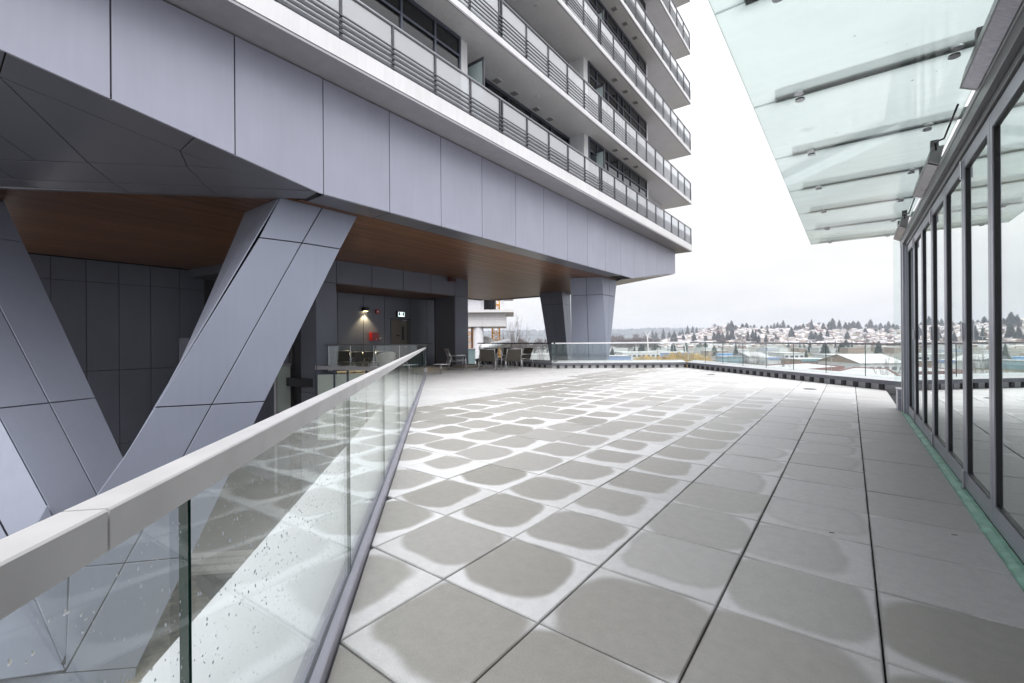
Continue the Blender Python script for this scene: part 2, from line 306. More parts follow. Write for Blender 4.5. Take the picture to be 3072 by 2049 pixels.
def inset(poly, n, d):
    n = V(n).normalized(); k = len(poly); res = []
    poly = [V(p) for p in poly]
    area = V((0, 0, 0))
    for i in range(k): area += poly[i].cross(poly[(i + 1) % k])
    if area.dot(n) < 0: poly = poly[::-1]
    for i in range(k):
        a, b, c = poly[i - 1], poly[i], poly[(i + 1) % k]
        d1 = (b - a).normalized(); d2 = (c - b).normalized(); n1 = n.cross(d1); n2 = n.cross(d2)
        m = n1 + n2
        if m.length < 1e-4: m = n1
        m.normalize(); cs = max(0.35, m.dot(n1)); res.append(b + m * (d / cs))
    return res
def panel(name, poly, n, parent, m, gap=0.018, t=0.03, label=None):
    n = V(n).normalized(); p = inset(poly, n, gap / 2); q = inset(p, n, 0.004)
    b = MB(); back = [x - n * t for x in p]; mid = [x - n * 0.004 for x in p]
    k = len(p); b.v = q + mid + back
    b.f = [tuple(range(k)), tuple(range(3 * k - 1, 2 * k - 1, -1))]
    for r in (0, 1):
        for i in range(k):
            j = (i + 1) % k; b.f.append((r * k + j, r * k + i, (r + 1) * k + i, (r + 1) * k + j))
    b.m = [0] * len(b.f)
    return tag(b.build(name, m, parent), label)
ROT = lambda v, a: V((v[0] * math.cos(a) - v[1] * math.sin(a), v[0] * math.sin(a) + v[1] * math.cos(a), v[2] if len(v) > 2 else 0))

# ------------------------------------------------------------------ terrace floor
G0 = V((-1.6, 0.898, 0)); GD = V((-0.73, 0.683, 0)).normalized(); GN = V((GD.y, -GD.x, 0))      # guardrail base line, GN points to the terrace
E0 = V((-12.9, 11.5, 0)); ED = V((-GN.x, -GN.y, 0)) * 1.0                                        # end of guardrail, second rail runs along ED
ED = V((-0.683, -0.73, 0)).normalized()
P0, P1, P2, P3 = V((-16.9, 18.64, 0)), V((-10.86, 17.2, 0)), V((-5.925, 20.735, 0)), V((0.876, 13.95, 0))
SILLX = 0.70
def clip(poly, p, n):
    r = []
    for i in range(len(poly)):
        a, b = poly[i], poly[(i + 1) % len(poly)]; da, db = (a - p).dot(n), (b - p).dot(n)
        if da >= 0: r.append(a)
        if (da < 0) != (db < 0): r.append(a + (b - a) * (da / (da - db)))
    return r
floor = MB()
for fp in ([V((0.9, -2.5, 0)), P3, P2, P1, E0, G0 + GD * -3.9], [E0, P1, P0, V((-19, 18.9, 0)), V((-19, 8.3, 0)), E0 + ED * 4.6]):
    floor.prism([p + V((0, 0, -0.36)) for p in fp], (0, 0, 0.30))
floor = tag(floor.build('terrace_floor', M['gap']), kind='structure')
PX, PY, TP = 0.10, 1.687, 0.624
inward = []
for a, b in ((P3, P2), (P2, P1), (P1, P0)):
    d = (b - a).normalized(); inward.append((a, V((-d.y, d.x, 0))))
cells = []
for i in range(-32, 3):
    for j in range(-7, 32):
        x0, y0 = PX + i * TP, PY + j * TP
        q = [V((x0, y0, 0)), V((x0 + TP, y0, 0)), V((x0 + TP, y0 + TP, 0)), V((x0, y0 + TP, 0))]
        full = list(q)
        q = clip(q, V((SILLX, 0, 0)), V((-1, 0, 0)))
        for ci, (p, n) in enumerate(inward):
            if q and (ci < 1 or (x0 < P1.x) == (ci == 2)): q = clip(q, p, n)
        if not q: continue
        c = sum(q, V((0, 0, 0))) / len(q)
        if (c - E0).dot(GD) < 0: q = clip(q, G0 + GN * 0.004, GN)
        elif (c - E0).dot(GN) < -4.6: continue
        else:
            q = clip(q, E0 + GD * 0.03, GD)
        if len(q) < 3: continue
        ar = sum(((q[k] - q[0]).cross(q[k + 1] - q[0])).z for k in range(1, len(q) - 1)) / 2
        if ar < 0.004: continue
        c = sum(q, V((0, 0, 0))) / len(q)
        if c.x < -15.6 and (c.y < 9 or c.y > 16.6): continue
        if c.x < -18.2 or c.y < -1.6: continue
        cells.append((c.length, i, j, x0, y0, q, len(q) == 4 and abs(ar - TP * TP) < 1e-4))
cells.sort(key=lambda t: t[0])
def stain(i, j, c):
    """size, darkness, ring of the damp patch on paver (i, j)"""
    h = random.Random(i * 977 + j * 131)
    u = lambda a, b: a + (b - a) * h.random()
    edge = -6.6 - 0.135 * (c.y - 5.5)                   # drip line of the tower
    if c.x < edge or c.x < -9.5: return (1.8, u(0.0, 0.14), 0)
    if c.x < edge + 1.9 and c.y > 5.0: return (u(1.0, 1.16), u(0.72, 1.0), u(0, 0.1))
    if i >= 0:
        return (u(0.94, 1.04), u(0.85, 1.0), 0.0) if j < 2 else (1.8, u(0.22, 0.42) if j not in (2, 3) else 0.0, 0.0)
    k = c.x + 0.30 * (c.y - 2)                          # pale zone: right of a line leaning across the terrace
    if k > 1.2 or (i == -1 and j > 1) or (i == -2 and j > 3):
        if h.random() < 0.30: return (1.8, u(0.0, 0.08), 0.0)             # fully dry, pale paver
        return (u(0.94, 1.12), u(0.0, 0.42), u(0.15, 0.6) * (1 if c.y < 9 else 0.6))
    if i >= -2: return (u(1.02, 1.14), u(0.85, 1.0) if j < 1 else u(0.45, 0.75), u(0.0, 0.35))
    far = min(1, max(0, (c.y - 7 + (c.x + 4) * 0.9) / 6))
    q = h.random()
    return (u(1.15, 1.5) if q < 0.08 else (u(0.88, 1.08) if q < 0.80 else u(0.72, 0.86)), u(0.74, 1.0) - 0.45 * far, u(0, 0.15))
def paver_geo(q, x0, y0, z=0.0, g=0.0038, ox=None):
    while True:                                           # drop corners that almost coincide
        m_ = [p for k_, p in enumerate(q) if (p - q[k_ - 1]).length > 0.03]
        if len(m_) == len(q) or len(m_) < 3: break
        q = m_
    q2 = inset(q, (0, 0, 1), g); k = len(q2); top = inset(q2, (0, 0, 1), 0.005)
    vs = [V((p.x, p.y, z)) for p in top] + [V((p.x, p.y, z - 0.005)) for p in q2] + [V((p.x, p.y, z - 0.05)) for p in q2]
    fs = [tuple(range(k))]
    for r in (0, 1):
        for a in range(k):
            b = (a + 1) % k; fs.append((r * k + b, r * k + a, (r + 1) * k + a, (r + 1) * k + b))
    uv = [((v.x - x0) / TP, (v.y - y0) / TP) for v in vs]
    return vs, fs, uv
def paver_mesh(name, vs, fs, uv, m):
    me = bpy.data.meshes.new(name); me.from_pydata([tuple(v) for v in vs], [], fs); me.materials.append(m)
    ul = me.uv_layers.new(name='UVMap')
    ul.data.foreach_set('uv', [c for lp in me.loops for c in uv[lp.vertex_index]]); return me
shared = None
fv, ff, fu, fc = [], [], [], []
for n_, (dist, i, j, x0, y0, q, full) in enumerate(cells):
    c = sum(q, V((0, 0, 0))) / len(q); st = stain(i, j, c); z = U(-0.0018, 0.0018)
    if n_ < 300:
        if full:
            if shared is None:
                sq = [V((0, 0, 0)), V((TP, 0, 0)), V((TP, TP, 0)), V((0, TP, 0))]
                shared = paver_mesh('paver', *paver_geo(sq, 0, 0), M['paver'])
            o = bpy.data.objects.new('paver', shared); o.location = (x0, y0, z)
            o.rotation_euler = (U(-0.002, 0.002), U(-0.002, 0.002), U(-0.002, 0.002))
        else:
            q0 = [p - V((x0, y0, 0)) for p in q]
            o = bpy.data.objects.new('paver', paver_mesh('paver', *paver_geo(q0, 0, 0), M['paver'])); o.location = (x0, y0, z)
        o.color = (*st, rnd()); o.parent = floor; C.objects.link(o)
    else:
        vs, fs, uv = paver_geo(q, x0, y0, z); b = len(fv); fv += vs; fu += uv; ff += [tuple(k + b for k in f) for f in fs]; fc += [st] * len(vs)
if fv:
    me = paver_mesh('paver_field', fv, ff, fu, M['paverfield'])
    ca = me.color_attributes.new('tp', 'FLOAT_COLOR', 'POINT'); ca.data.foreach_set('color', [k for s_ in fc for k in (*s_, (hash(s_) % 997) / 997)])
    o = bpy.data.objects.new('paver_field', me); o.parent = floor; o['kind'] = 'stuff'; C.objects.link(o)
# drain covers and litter
for (x, y, lab) in ((-4.01, 17.1, 'dark round drain cover in the pavers near the far parapet corner'), (-0.82, 13.5, 'dark round drain cover in the pavers near the glass doors')):
    t = empty('drain_cover', (x, y, 0.004), lab, 'drain cover', 'round drain covers in the terrace')
    b = MB(); b.tube((x, y, 0.002), (x, y, 0.010), 0.15, 24); b.build('rim', M['steel'], t)
    b = MB(); b.tube((x, y, 0.010), (x, y, 0.014), 0.125, 24); b.build('lid', M['capdark'], t)

# ------------------------------------------------------------------ near guardrail
gr = empty('guardrail', G0, 'frameless glass guardrail with wide grey metal cap in the left foreground', 'guardrail', 'glass railings round the terrace')
TEND = (E0 - G0).dot(GD)
b = MB(); q0 = G0 + GD * -3.4
b.prism([q0 + GN * w + V((0, 0, z)) for w, z in ((-0.036, -0.25), (0.0, -0.25), (0.0, 0.052), (-0.006, 0.058), (-0.036, 0.058))], GD * (TEND + 3.4))
b.prism([q0 + GN * w + V((0, 0, z)) for w, z in ((-0.095, -0.25), (-0.054, -0.25), (-0.054, 0.058), (-0.095, 0.058))], GD * (TEND + 3.4))
b.build('base_channel', M['channel'], gr)
b = MB(); b.prism([q0 + GN * w + V((0, 0, z)) for w, z in ((-0.0535, -0.2), (-0.0365, -0.2), (-0.0365, 0.045), (-0.0535, 0.045))], GD * (TEND + 3.39)); b.build('glazing_seal', M['gasket'], gr)
GG = G0 - GN * 0.045
k = 0; t0 = -0.84 - 1.56 * 2
joints = []
while t0 < TEND - 0.2: joints.append(t0); t0 += 1.56
joints.append(TEND)
for a, c_ in zip(joints[:-1], joints[1:]):
    a, c_ = max(a, -3.4) + 0.005, c_ - 0.005
    b = MB(); A_ = GG + GD * a; B_ = GG + GD * c_; h = GN * 0.008
    p = [A_ - h, B_ - h, B_ + h, A_ + h]
    lo = [x + V((0, 0, 0.046)) for x in p]; hi = [x + V((0, 0, 1.018)) for x in p]
    b.v = lo + hi; b.f = [(0, 1, 5, 4), (2, 3, 7, 6), (1, 2, 6, 5), (3, 0, 4, 7)]; b.m = [0, 0, 1, 1]
    b.build('glass_panel', [M['glass'], M['edgegreen']], gr)
ct = [-3.4, -1.084]
while ct[-1] < TEND: ct.append(min(ct[-1] + 2.86, TEND))
for a, c_ in zip(ct[:-1], ct[1:]):
    b = MB(); q = []
    for w0, z0 in ((-0.027, 1.011), (0.028, 1.011), (0.030, 1.013), (0.030, 1.068), (0.027, 1.071), (-0.026, 1.071), (-0.029, 1.068), (-0.029, 1.013)):
        q.append(GG + GD * (a + 0.0025) + GN * w0 + V((0, 0, z0)))
    b.prism(q, GD * (c_ - a - 0.005)); b.build('rail_cap', M['cap'], gr)
b = MB(); b.prism([GG + GD * -3.4 + GN * w + V((0, 0, z)) for w, z in ((-0.018, 1.02), (0.018, 1.02), (0.018, 1.06), (-0.018, 1.06))], GD * (TEND + 3.38)); b.build('cap_core', M['gap'], gr)
# raindrops on the near panes
b = MB(); r_ = random.Random(3)
for k in range(4200):
    t = r_.uniform(-1.35, 1.2); z = 0.08 + 0.90 * r_.random() ** 0.8
    if r_.random() > 1.15 - 0.45 * abs(t): continue
    r = 0.0009 + 0.0019 * r_.random() ** 3; c = GG + GD * t + GN * 0.0081 + V((0, 0, z)); st = r_.uniform(1.0, 2.2)
    base = len(b.v); ring = []
    for i in range(6):
        a = i * math.pi / 3; ring.append(c + GD * (math.cos(a) * r) + V((0, 0, math.sin(a) * r * st)))
    mid = [c + (p - c) * 0.6 + GN * r * 0.6 for p in ring]
    b.v += ring + mid + [c + GN * r * 0.8]
    for i in range(6):
        j = (i + 1) % 6; b.f.append((base + i, base + j, base + 6 + j, base + 6 + i)); b.f.append((base + 6 + i, base + 6 + j, base + 12))
b.m = [0] * len(b.f)
tag(b.build('raindrops', M['drop'], None, True), 'scattered raindrops clinging to the near guardrail glass', 'raindrops', kind='stuff')
# white ledge beyond the guardrail and the terrace edge
b = MB(); a0 = G0 + GD * -3.4; a1 = G0 + GD * (TEND + 0.05)
b.prism([a0 - GN * 0.10 + V((0, 0, -0.46)), a0 - GN * 0.79 + V((0, 0, -0.46)), a0 - GN * 0.79 + V((0, 0, -0.10)), a0 - GN * 0.10 + V((0, 0, -0.10))], a1 - a0)
lg = tag(b.build('ledge', M['ledge']), kind='structure')
b = MB(); b.prism([a0 - GN * 0.03 + V((0, 0, -4.4)), a0 - GN * 0.62 + V((0, 0, -4.4)), a0 - GN * 0.62 + V((0, 0, -0.47)), a0 - GN * 0.03 + V((0, 0, -0.47))], a1 - a0)
tag(b.build('podium_wall', M['panel_dark']), kind='structure')

# second glass rail, from the end of the guardrail to the pier of the core
r2 = empty('glass_railing', E0, 'glass railing with grey kerb above the sunken court, by the alcove', 'railing', 'glass railings round the terrace')
L2 = 4.02; RN = V((GD.x, GD.y, 0))
b = MB(); b.prism([E0 - RN * 0.16 + V((0, 0, 0.13)), E0 + RN * 0.12 + V((0, 0, 0.13)), E0 + RN * 0.12 + V((0, 0, 0.27)), E0 - RN * 0.16 + V((0, 0, 0.27))], ED * L2 + V((0, 0, 0.16)))
b.build('kerb', M['kerbgrey'], r2)
js = [0.03, 1.03, 1.97, 2.81, 3.58]
for a, c_ in zip(js[:-1], js[1:]):
    A_ = E0 + ED * (a + 0.008); B_ = E0 + ED * (c_ - 0.008); h = RN * 0.007; b = MB(); p = [A_ - h, B_ - h, B_ + h, A_ + h]
    b.v = [x + V((0, 0, 0.20)) for x in p] + [x + V((0, 0, 1.14)) for x in p]; b.f = [(0, 1, 5, 4), (2, 3, 7, 6), (1, 2, 6, 5), (3, 0, 4, 7)]; b.m = [0, 0, 1, 1]
    b.build('glass_panel', [M['glass'], M['edgegreen']], r2)
for a in js[1:]:
    b = MB(); c = E0 + ED * a; b.bar(c + V((0, 0, 0.22)), c + V((0, 0, 1.14)), 0.016, 0.02); b.build('joint_strip', M['steel'], r2)
b = MB(); b.bar(E0 + ED * -0.03 + V((0, 0, 1.155)), E0 + ED * 3.66 + V((0, 0, 1.20)), 0.05, 0.045); b.build('top_rail', M['capdark'], r2)
for a in (0.9, 1.75, 2.6, 3.2):
    b = MB(); c = E0 + ED * a - RN * 0.04; z = 0.275 + 0.04 * a; b.prism([c + V((0, 0, z)), c + RN * 0.14 + V((0, 0, z)), c + RN * 0.14 + V((0, 0, z + 0.015)), c + V((0, 0, z + 0.015))], ED * 0.42); b.build('kerb_flashing', M['coping'], r2)
# pale translucent panes under that rail
lw = empty('glazed_screen', E0 + ED * 4 + V((0, 0, -2.2)), 'pale green translucent panes in grey frame below the alcove railing', 'glazing')
for a, c_ in ((3.94, 3.39), (3.33, 2.92), (2.855, 2.25), (2.19, 1.6), (1.54, 0.9), (0.84, 0.2)):
    b = MB(); A_ = E0 + ED * c_ - RN * 0.15; b.prism([A_ + V((0, 0, -2.3)), A_ + RN * 0.02 + V((0, 0, -2.3)), A_ + RN * 0.02 + V((0, 0, 0.10)), A_ + V((0, 0, 0.10))], ED * (a - c_)); 
    b.build('pane', M['lowglass'], lw)
for a in (4.0, 3.36, 2.89, 2.22, 1.57, 0.87, 0.17):
    b = MB(); A_ = E0 + ED * a - RN * 0.15; b.bar(A_ + V((0, 0, -4.4)), A_ + V((0, 0, 0.125 + 0.04 * a)), 0.06, 0.05); b.build('mullion', M['frame'], lw)

# ------------------------------------------------------------------ tower: podium fascia, soffit, balconies
FX, ZT, ZB = -8.824, 6.892, 4.412
tw = empty('residential_tower', (-9, 12, -4.4), 'grey panelled residential tower with long white balconies over a wood soffit', 'building')
def zbot(y):
    if y < 4.936: return ZB - 0.1695 * (y - 4.936)
    if y > 21.61: return ZB + 0.1507 * (y - 21.61)
    return ZB
ys = [5.027 + 1.693 * k for k in range(-4, 15)]
for a, c_ in zip(ys[:-1], ys[1:]):
    pts = [(FX, a, zbot(a))] + [(FX, y, ZB) for y in (4.936, 21.61) if a + 0.01 < y < c_ - 0.01] + [(FX, c_, zbot(c_)), (FX, c_, ZT - 0.02), (FX, a, ZT - 0.02)]
    panel('fascia_panel', pts, (1, 0, 0), tw, M['panel'], gap=0.02)
b = MB(); prof = [(-3, 5.86), (4.93, 4.52), (21.61, 4.52), (28.6, 5.58), (28.6, 6.87), (-3, 6.87)]
b.prism([(FX - 0.035, y, z) for y, z in prof], (-13, 0, 0)); b.build('podium_block', M['body'], tw)
# faceted underside at the near corner
FN = V((-0.149, 0.165, 0.975)) * -1
FACETS = [
 [(-8.822, -1.6, 5.52), (-8.824, 0.596, 5.147), (-9.451, 0.57, 5.055), (-9.437, -1.6, 5.42)],
 [(-8.824, 0.596, 5.147), (-8.832, 2.71, 4.788), (-9.423, 2.671, 4.705), (-9.451, 0.57, 5.055)],
 [(-8.832, 2.71, 4.788), (-8.825, 4.882, 4.423), (-9.426, 3.321, 4.595), (-9.423, 2.671, 4.705)],
 [(-9.426, 3.321, 4.595), (-8.844, 4.782, 4.437), (-10.311, 3.345, 4.456), (-9.856, 2.905, 4.6)],
 [(-9.423, 2.671, 4.705), (-9.426, 3.321, 4.595), (-9.856, 2.905, 4.6)],
 [(-9.451, 0.57, 5.055), (-9.423, 2.671, 4.705), (-9.856, 2.905, 4.6), (-11.063, 1.729, 4.614)],
 [(-9.451, 0.57, 5.055), (-11.063, 1.729, 4.614), (-11.691, 1.136, 4.619), (-11.206, 0.686, 4.768), (-10.714, 0.226, 4.921), (-9.613, -0.8, 5.26)],
 [(-10.714, 0.226, 4.921), (-11.206, 0.686, 4.768), (-11.691, 1.136, 4.619), (-12.329, 0.556, 4.619), (-12.631, 0.262, 4.623)],
 [(-12.329, 0.556, 4.619), (-11.063, 1.729, 4.614), (-11.546, 2.17, 4.466), (-12.773, 0.971, 4.481)],
 [(-12.631, 0.262, 4.623), (-12.329, 0.556, 4.619), (-12.773, 0.971, 4.481), (-13.49, 0.278, 4.489)],
 [(-11.063, 1.729, 4.614), (-9.856, 2.905, 4.6), (-10.311, 3.345, 4.456), (-11.546, 2.17, 4.466)],
 [(-13.49, 0.278, 4.489), (-12.773, 0.971, 4.481), (-12.891, 1.289, 4.41), (-13.943, 0.286, 4.419)],
 [(-12.773, 0.971, 4.481), (-11.546, 2.17, 4.466), (-11.715, 2.448, 4.393), (-12.891, 1.289, 4.41)],
 [(-11.546, 2.17, 4.466), (-10.311, 3.345, 4.456), (-10.518, 3.648, 4.373), (-11.715, 2.448, 4.393)],
 [(-10.311, 3.345, 4.456), (-8.854, 4.788, 4.435), (-8.824, 4.897, 4.421), (-9.234, 4.863, 4.364), (-9.577, 4.536, 4.367), (-10.518, 3.648, 4.373)]]
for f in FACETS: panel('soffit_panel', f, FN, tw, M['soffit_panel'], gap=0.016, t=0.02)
b = MB(); fb = [V(p) - FN * 0.03 for p in ((-8.83, -1.6, 5.52), (-8.83, 4.93, 4.42), (-9.6, 4.62, 4.37), (-14.4, -0.3, 4.45), (-14.4, -2.2, 4.8))]
b.prism(fb, -FN * 0.02); b.build('facet_backing', M['gap'], tw)
# flat grey border between fascia and wood
for a, c_ in zip(ys[4:15], ys[5:16]):
    if c_ > 21.7: break
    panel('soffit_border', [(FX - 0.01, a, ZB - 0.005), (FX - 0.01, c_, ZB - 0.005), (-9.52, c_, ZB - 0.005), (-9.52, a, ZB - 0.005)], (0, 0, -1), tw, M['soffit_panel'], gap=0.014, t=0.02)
b = MB(); b.prism([(-9.60, 4.60, ZB - 0.022), (-9.66, 4.66, ZB - 0.022), (-16.4, -2.16, ZB - 0.022), (-16.4, -2.30, ZB - 0.022)], (0, 0, 0.05)); b.build('soffit_edge_trim', M['soffit_panel'], tw)
# wood soffit: one object per plank
x = -9.525; kk = 0
while x > -22.0:
    xa, xb = x, x - 0.140; xm = (xa + xb) / 2
    y0 = 4.88 if xm > -9.6 else max(-2.2, 4.60 + (xm + 9.6) * 1.0)
    y1 = min(26.0, 21.45 + max(0, -9.6 - xm) * 1.03)
    b = MB(); b.box(xb + 0.015, xa, y0, y1, ZB + U(-0.002, 0.002), ZB + 0.02); b.build('wood_plank', M['wood'], tw); x = xb; kk += 1
b = MB(); b.prism([(-9.0, 4.9, ZB + 0.022), (-9.0, 21.4, ZB + 0.022), (-9.6, 21.4, ZB + 0.022), (-14.0, 26.0, ZB + 0.022), (-23, 26.0, ZB + 0.022), (-23, -2, ZB + 0.022), (-16.3, -2, ZB + 0.022), (-9.6, 4.65, ZB + 0.022)], (0, 0, 0.03)); b.build('soffit_backing', M['gap'], tw)
b = MB(); b.box(-22, -14.05, 26.0, 26.2, ZB - 0.06, ZB + 0.4); b.prism([(-9.35, 21.5, ZB - 0.03), (-9.45, 21.6, ZB - 0.03), (-14.05, 26.2, ZB - 0.03), (-14.05, 26.0, ZB - 0.03)], (0, 0, 0.3)); b.build('soffit_edge_trim', M['frame'], tw)
# raised facet at the far end; white paint stands in for reflected sky
panel('end_facet', [(FX - 0.02, 21.70, ZB + 0.0), (FX - 0.02, 28.68, 5.43), (-13.4, 28.68, 4.96), (-14.0, 26.2, ZB + 0.1), (-9.5, 21.72, ZB - 0.01)], (0.1, 0.15, -1), tw, M['white'], gap=0.01, t=0.02)
b = MB(); b.prism([(FX - 0.02, 28.62, 5.48), (-13.4, 28.62, 5.0), (-22, 28.62, 5.0), (-22, 28.62, ZT), (FX - 0.02, 28.62, ZT)], (0, 0.06, 0)); b.build('end_wall', M['panel'], tw)
# upper walls
SX, WX, RX = -8.026, -8.755, -9.55
SU = [6.892, 9.928, 13.13, 16.364, 19.57, 22.95, 26.1]
b = MB(); b.box(-22, RX, -4, 28.4, 7.0, 29.5); b.build('wall', M['stucco'], tw)
vent_src = None; post_src = None; bar_src = None; gls = {}
SY0, SY1 = -4.0, 29.64
posts = []
y = 4.997
k = -7
for k in range(-7, 5): posts.append(4.997 + 1.2735 * k)
posts = [p for p in posts if p < 10.0] + [10.08, 10.19] + [11.45 + 1.279 * k for k in range(4)] + [16.57, 16.75] + [18.01 + 1.285 * k for k in range(9)] + [29.60]
posts = sorted(p for p in posts if p > SY0)
for lv, zu in enumerate(SU):
    top = 7.319 if lv == 0 else zu + 0.20
    b = MB(); b.box(-11, SX, SY0, SY1, zu + (0.06 if lv == 0 else 0.03), top)
    b.box(-11, SX - 0.03, SY0, SY1 - 0.03, zu, zu + (0.06 if lv == 0 else 0.03), 1 if lv == 0 else 0)
    b.box(SX - 0.055, SX - 0.012, SY0, SY1 - 0.02, zu - 0.004, zu + 0.045, 1)
    slab = b.build('balcony_slab', [M['white'], M['grey_edge']], tw)
    if lv > 0:
        for vx, vy in ((-9.27, 11.4), (-9.27, 12.36), (-9.27, 13.7), (-9.27, 14.65), (-8.45, 18.9), (-8.45, 20.1), (-8.45, 21.35)):
            if lv > 1 and vx < -9: continue
            if vent_src is None:
                b = MB(); b.box(-0.16, 0.16, -0.17, 0.17, -0.012, 0.01)
                for q in range(5): b.box(-0.11, 0.11, -0.11 + q * 0.05, -0.085 + q * 0.05, -0.016, -0.0125, 1)
                vent_src = b.build('vent', [M['white'], M['gap']], slab); vent_src.data.transform(Matrix.Translation(wloc(slab)))
                vent_src.location = V((vx, vy, zu)) - wloc(slab)
            else: inst(vent_src, 'vent', V((vx, vy, zu)) - wloc(slab), slab)
        b = MB(); b.tube((-8.75, 13.05, zu - 0.03), (-8.75, 13.05, zu + 0.01), 0.09, 16); b.build('ceiling_light', M['white'], slab)
    # railing
    rt = zu + (1.478 if lv == 0 else 1.38)
    rr = MB(); rr.tube((SX - 0.06, SY0, rt), (SX - 0.06, SY1 - 0.04, rt), 0.033, 10); rr.tube((SX - 0.06, SY1 - 0.04, rt), (-9.6, SY1 - 0.04, rt), 0.033, 8)
    rail = rr.build('railing', M['railtop'], tw, True)
    zb_ = top + 0.0
    for dz in (-0.534, -0.644, -0.767, -0.878, -1.0):
        o0 = wloc(rail); loc = V((SX - 0.02, SY0, rt + dz)) - o0
        if bar_src is None:
            b = MB(); b.box(-0.012, 0.012, 0, SY1 - SY0 - 0.01, -0.014, 0.014); bar_src = b.build('rail_bar', M['rail'], rail); bar_src.data.transform(Matrix.Translation(o0)); bar_src.location = loc
        else: inst(bar_src, 'rail_bar', loc, rail)
    for p in posts:
        loc = V((SX - 0.06, p, rt)) - wloc(rail)
        if post_src is None:
            b = MB(); b.box(-0.03, 0.025, -0.022, 0.022, -1.17, -0.02); post_src = b.build('rail_post', M['rail'], rail); post_src.data.transform(Matrix.Translation(wloc(rail))); post_src.location = loc
        else: inst(post_src, 'rail_post', loc, rail)
    for a, c_ in zip(posts[:-1], posts[1:]):
        w = round(c_ - a, 2)
        if w < 0.4: continue
        loc = V((SX - 0.075, (a + c_) / 2, rt)) - wloc(rail)
        if w not in gls:
            b = MB(); b.box(-0.006, 0.006, -w / 2 + 0.03, w / 2 - 0.03, -1.08, -0.05); g_ = b.build('glass_panel', M['railglass'], rail); g_.data.transform(Matrix.Translation(wloc(rail))); g_.location = loc; gls[w] = g_
        else: inst(gls[w], 'glass_panel', loc, rail)
    if lv == len(SU) - 1: continue
    # walls, windows, dividers behind each balcony
    zc = SU[lv + 1]; zf = top
    b = MB(); b.box(RX, WX - 0.02, 9.135, 9.45, zf, zc - 0.004); b.build('wall_pier', M['white'], tw)
    b = MB(); b.box(RX, WX - 0.02, 16.55, 16.91, zf, zc - 0.004); b.build('wall_pier', M['white'], tw)
    b = MB(); b.box(RX, WX - 0.02, 23.64, 23.92, zf, zc - 0.004); b.build('wall_pier', M['white'], tw)
    def window(xf, y0, y1, muls, ztr):
        fr = MB(); t = 0.06; d0, d1 = xf - 0.05, xf + 0.03
        fr.box(d0, d1, y0, y1, zc - 0.10, zc - 0.004); fr.box(d0, d1, y0, y1, zf + 0.004, zf + 0.08)
        for m_ in [y0 + t / 2] + list(muls) + [y1 - t / 2]: fr.box(d0, d1 + 0.004, m_ - t / 2, m_ + t / 2, zf + 0.084, zc - 0.104)
        cuts = [y0 + t / 2] + list(muls) + [y1 - t / 2]
        for a_, c2 in zip(cuts[:-1], cuts[1:]): fr.box(d0, d1 - 0.003, a_ + t / 2 + 0.002, c2 - t / 2 - 0.002, ztr - 0.03, ztr + 0.03)
        w_ = fr.build('window', M['frame'], tw)
        for a_, c2 in zip(cuts[:-1], cuts[1:]):
            for z0, z1 in ((zf + 0.09, ztr - 0.034), (ztr + 0.034, zc - 0.11)):
                p_ = MB(); p_.box(xf - 0.02, xf - 0.008, a_ + 0.034, c2 - 0.034, z0, z1); p_.build('pane', M['winglass'], w_)
        return w_
    ztr = zc - 0.56
    window(WX, -1.0, 9.13, (0.6, 2.2, 3.8, 5.6, 7.04, 8.16), ztr)
    window(WX, 16.915, 23.635, (17.7, 18.8, 19.9, 20.5, 21.4, 22.6), ztr)
    window(RX + 0.06, 9.46, 16.54, (10.9, 12.3, 13.7, 15.1), ztr)
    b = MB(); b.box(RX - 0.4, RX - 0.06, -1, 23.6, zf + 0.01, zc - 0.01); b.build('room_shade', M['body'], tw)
    for dy in (9.72, 17.64):
        b = MB(); zt = zf + 2.18
        b.box(-9.5, -8.36, dy - 0.03, dy + 0.03, zt - 0.05, zt + 0.02); b.box(-8.42, -8.37, dy - 0.025, dy + 0.025, zf, zt - 0.052); b.box(-9.5, -9.45, dy - 0.025, dy + 0.025, zf, zt - 0.052)
        dv = b.build('balcony_divider', M['rail'], tw)
        b = MB(); b.box(-9.44, -8.43, dy - 0.006, dy + 0.006, zf + 0.1, zt - 0.056); b.build('pane', M['frost'], dv)

# ------------------------------------------------------------------ slanted columns
def ray_plane(pts, n, p0):      # keep clad panels flat
    n = V(n).normalized(); p0 = V(p0); return [V(p) - n * ((V(p) - p0).dot(n)) for p in pts]
XV = -9.69
vc = empty('slanted_column', (-9.8, 1.3, -4.4), 'V-shaped pair of slanted grey panelled columns rising behind the guardrail', 'column')
def mid(z): return 1.212 + 0.5225 * (z + 3.763)
T = ZB
body = MB()
FLt, FLb, FRt, FRb = V((XV - 0.03, 4.56, T + 0.1)), V((XV - 0.03, 0.9, -4.3)), V((XV - 0.03, 6.40, T + 0.1)), V((XV - 0.03, 2.02, -4.3))
BLt, BLb, BRt, BRb = V((-11.40, 4.62, T + 0.1)), V((-10.0, 1.2, -4.3)), V((-11.44, 6.4, T + 0.1)), V((-10.4, 2.02, -4.3))
body.loft([FLb, FRb, BRb, BLb], [FLt, FRt, BRt, BLt]); body.build('arm_core', M['gap'], vc)
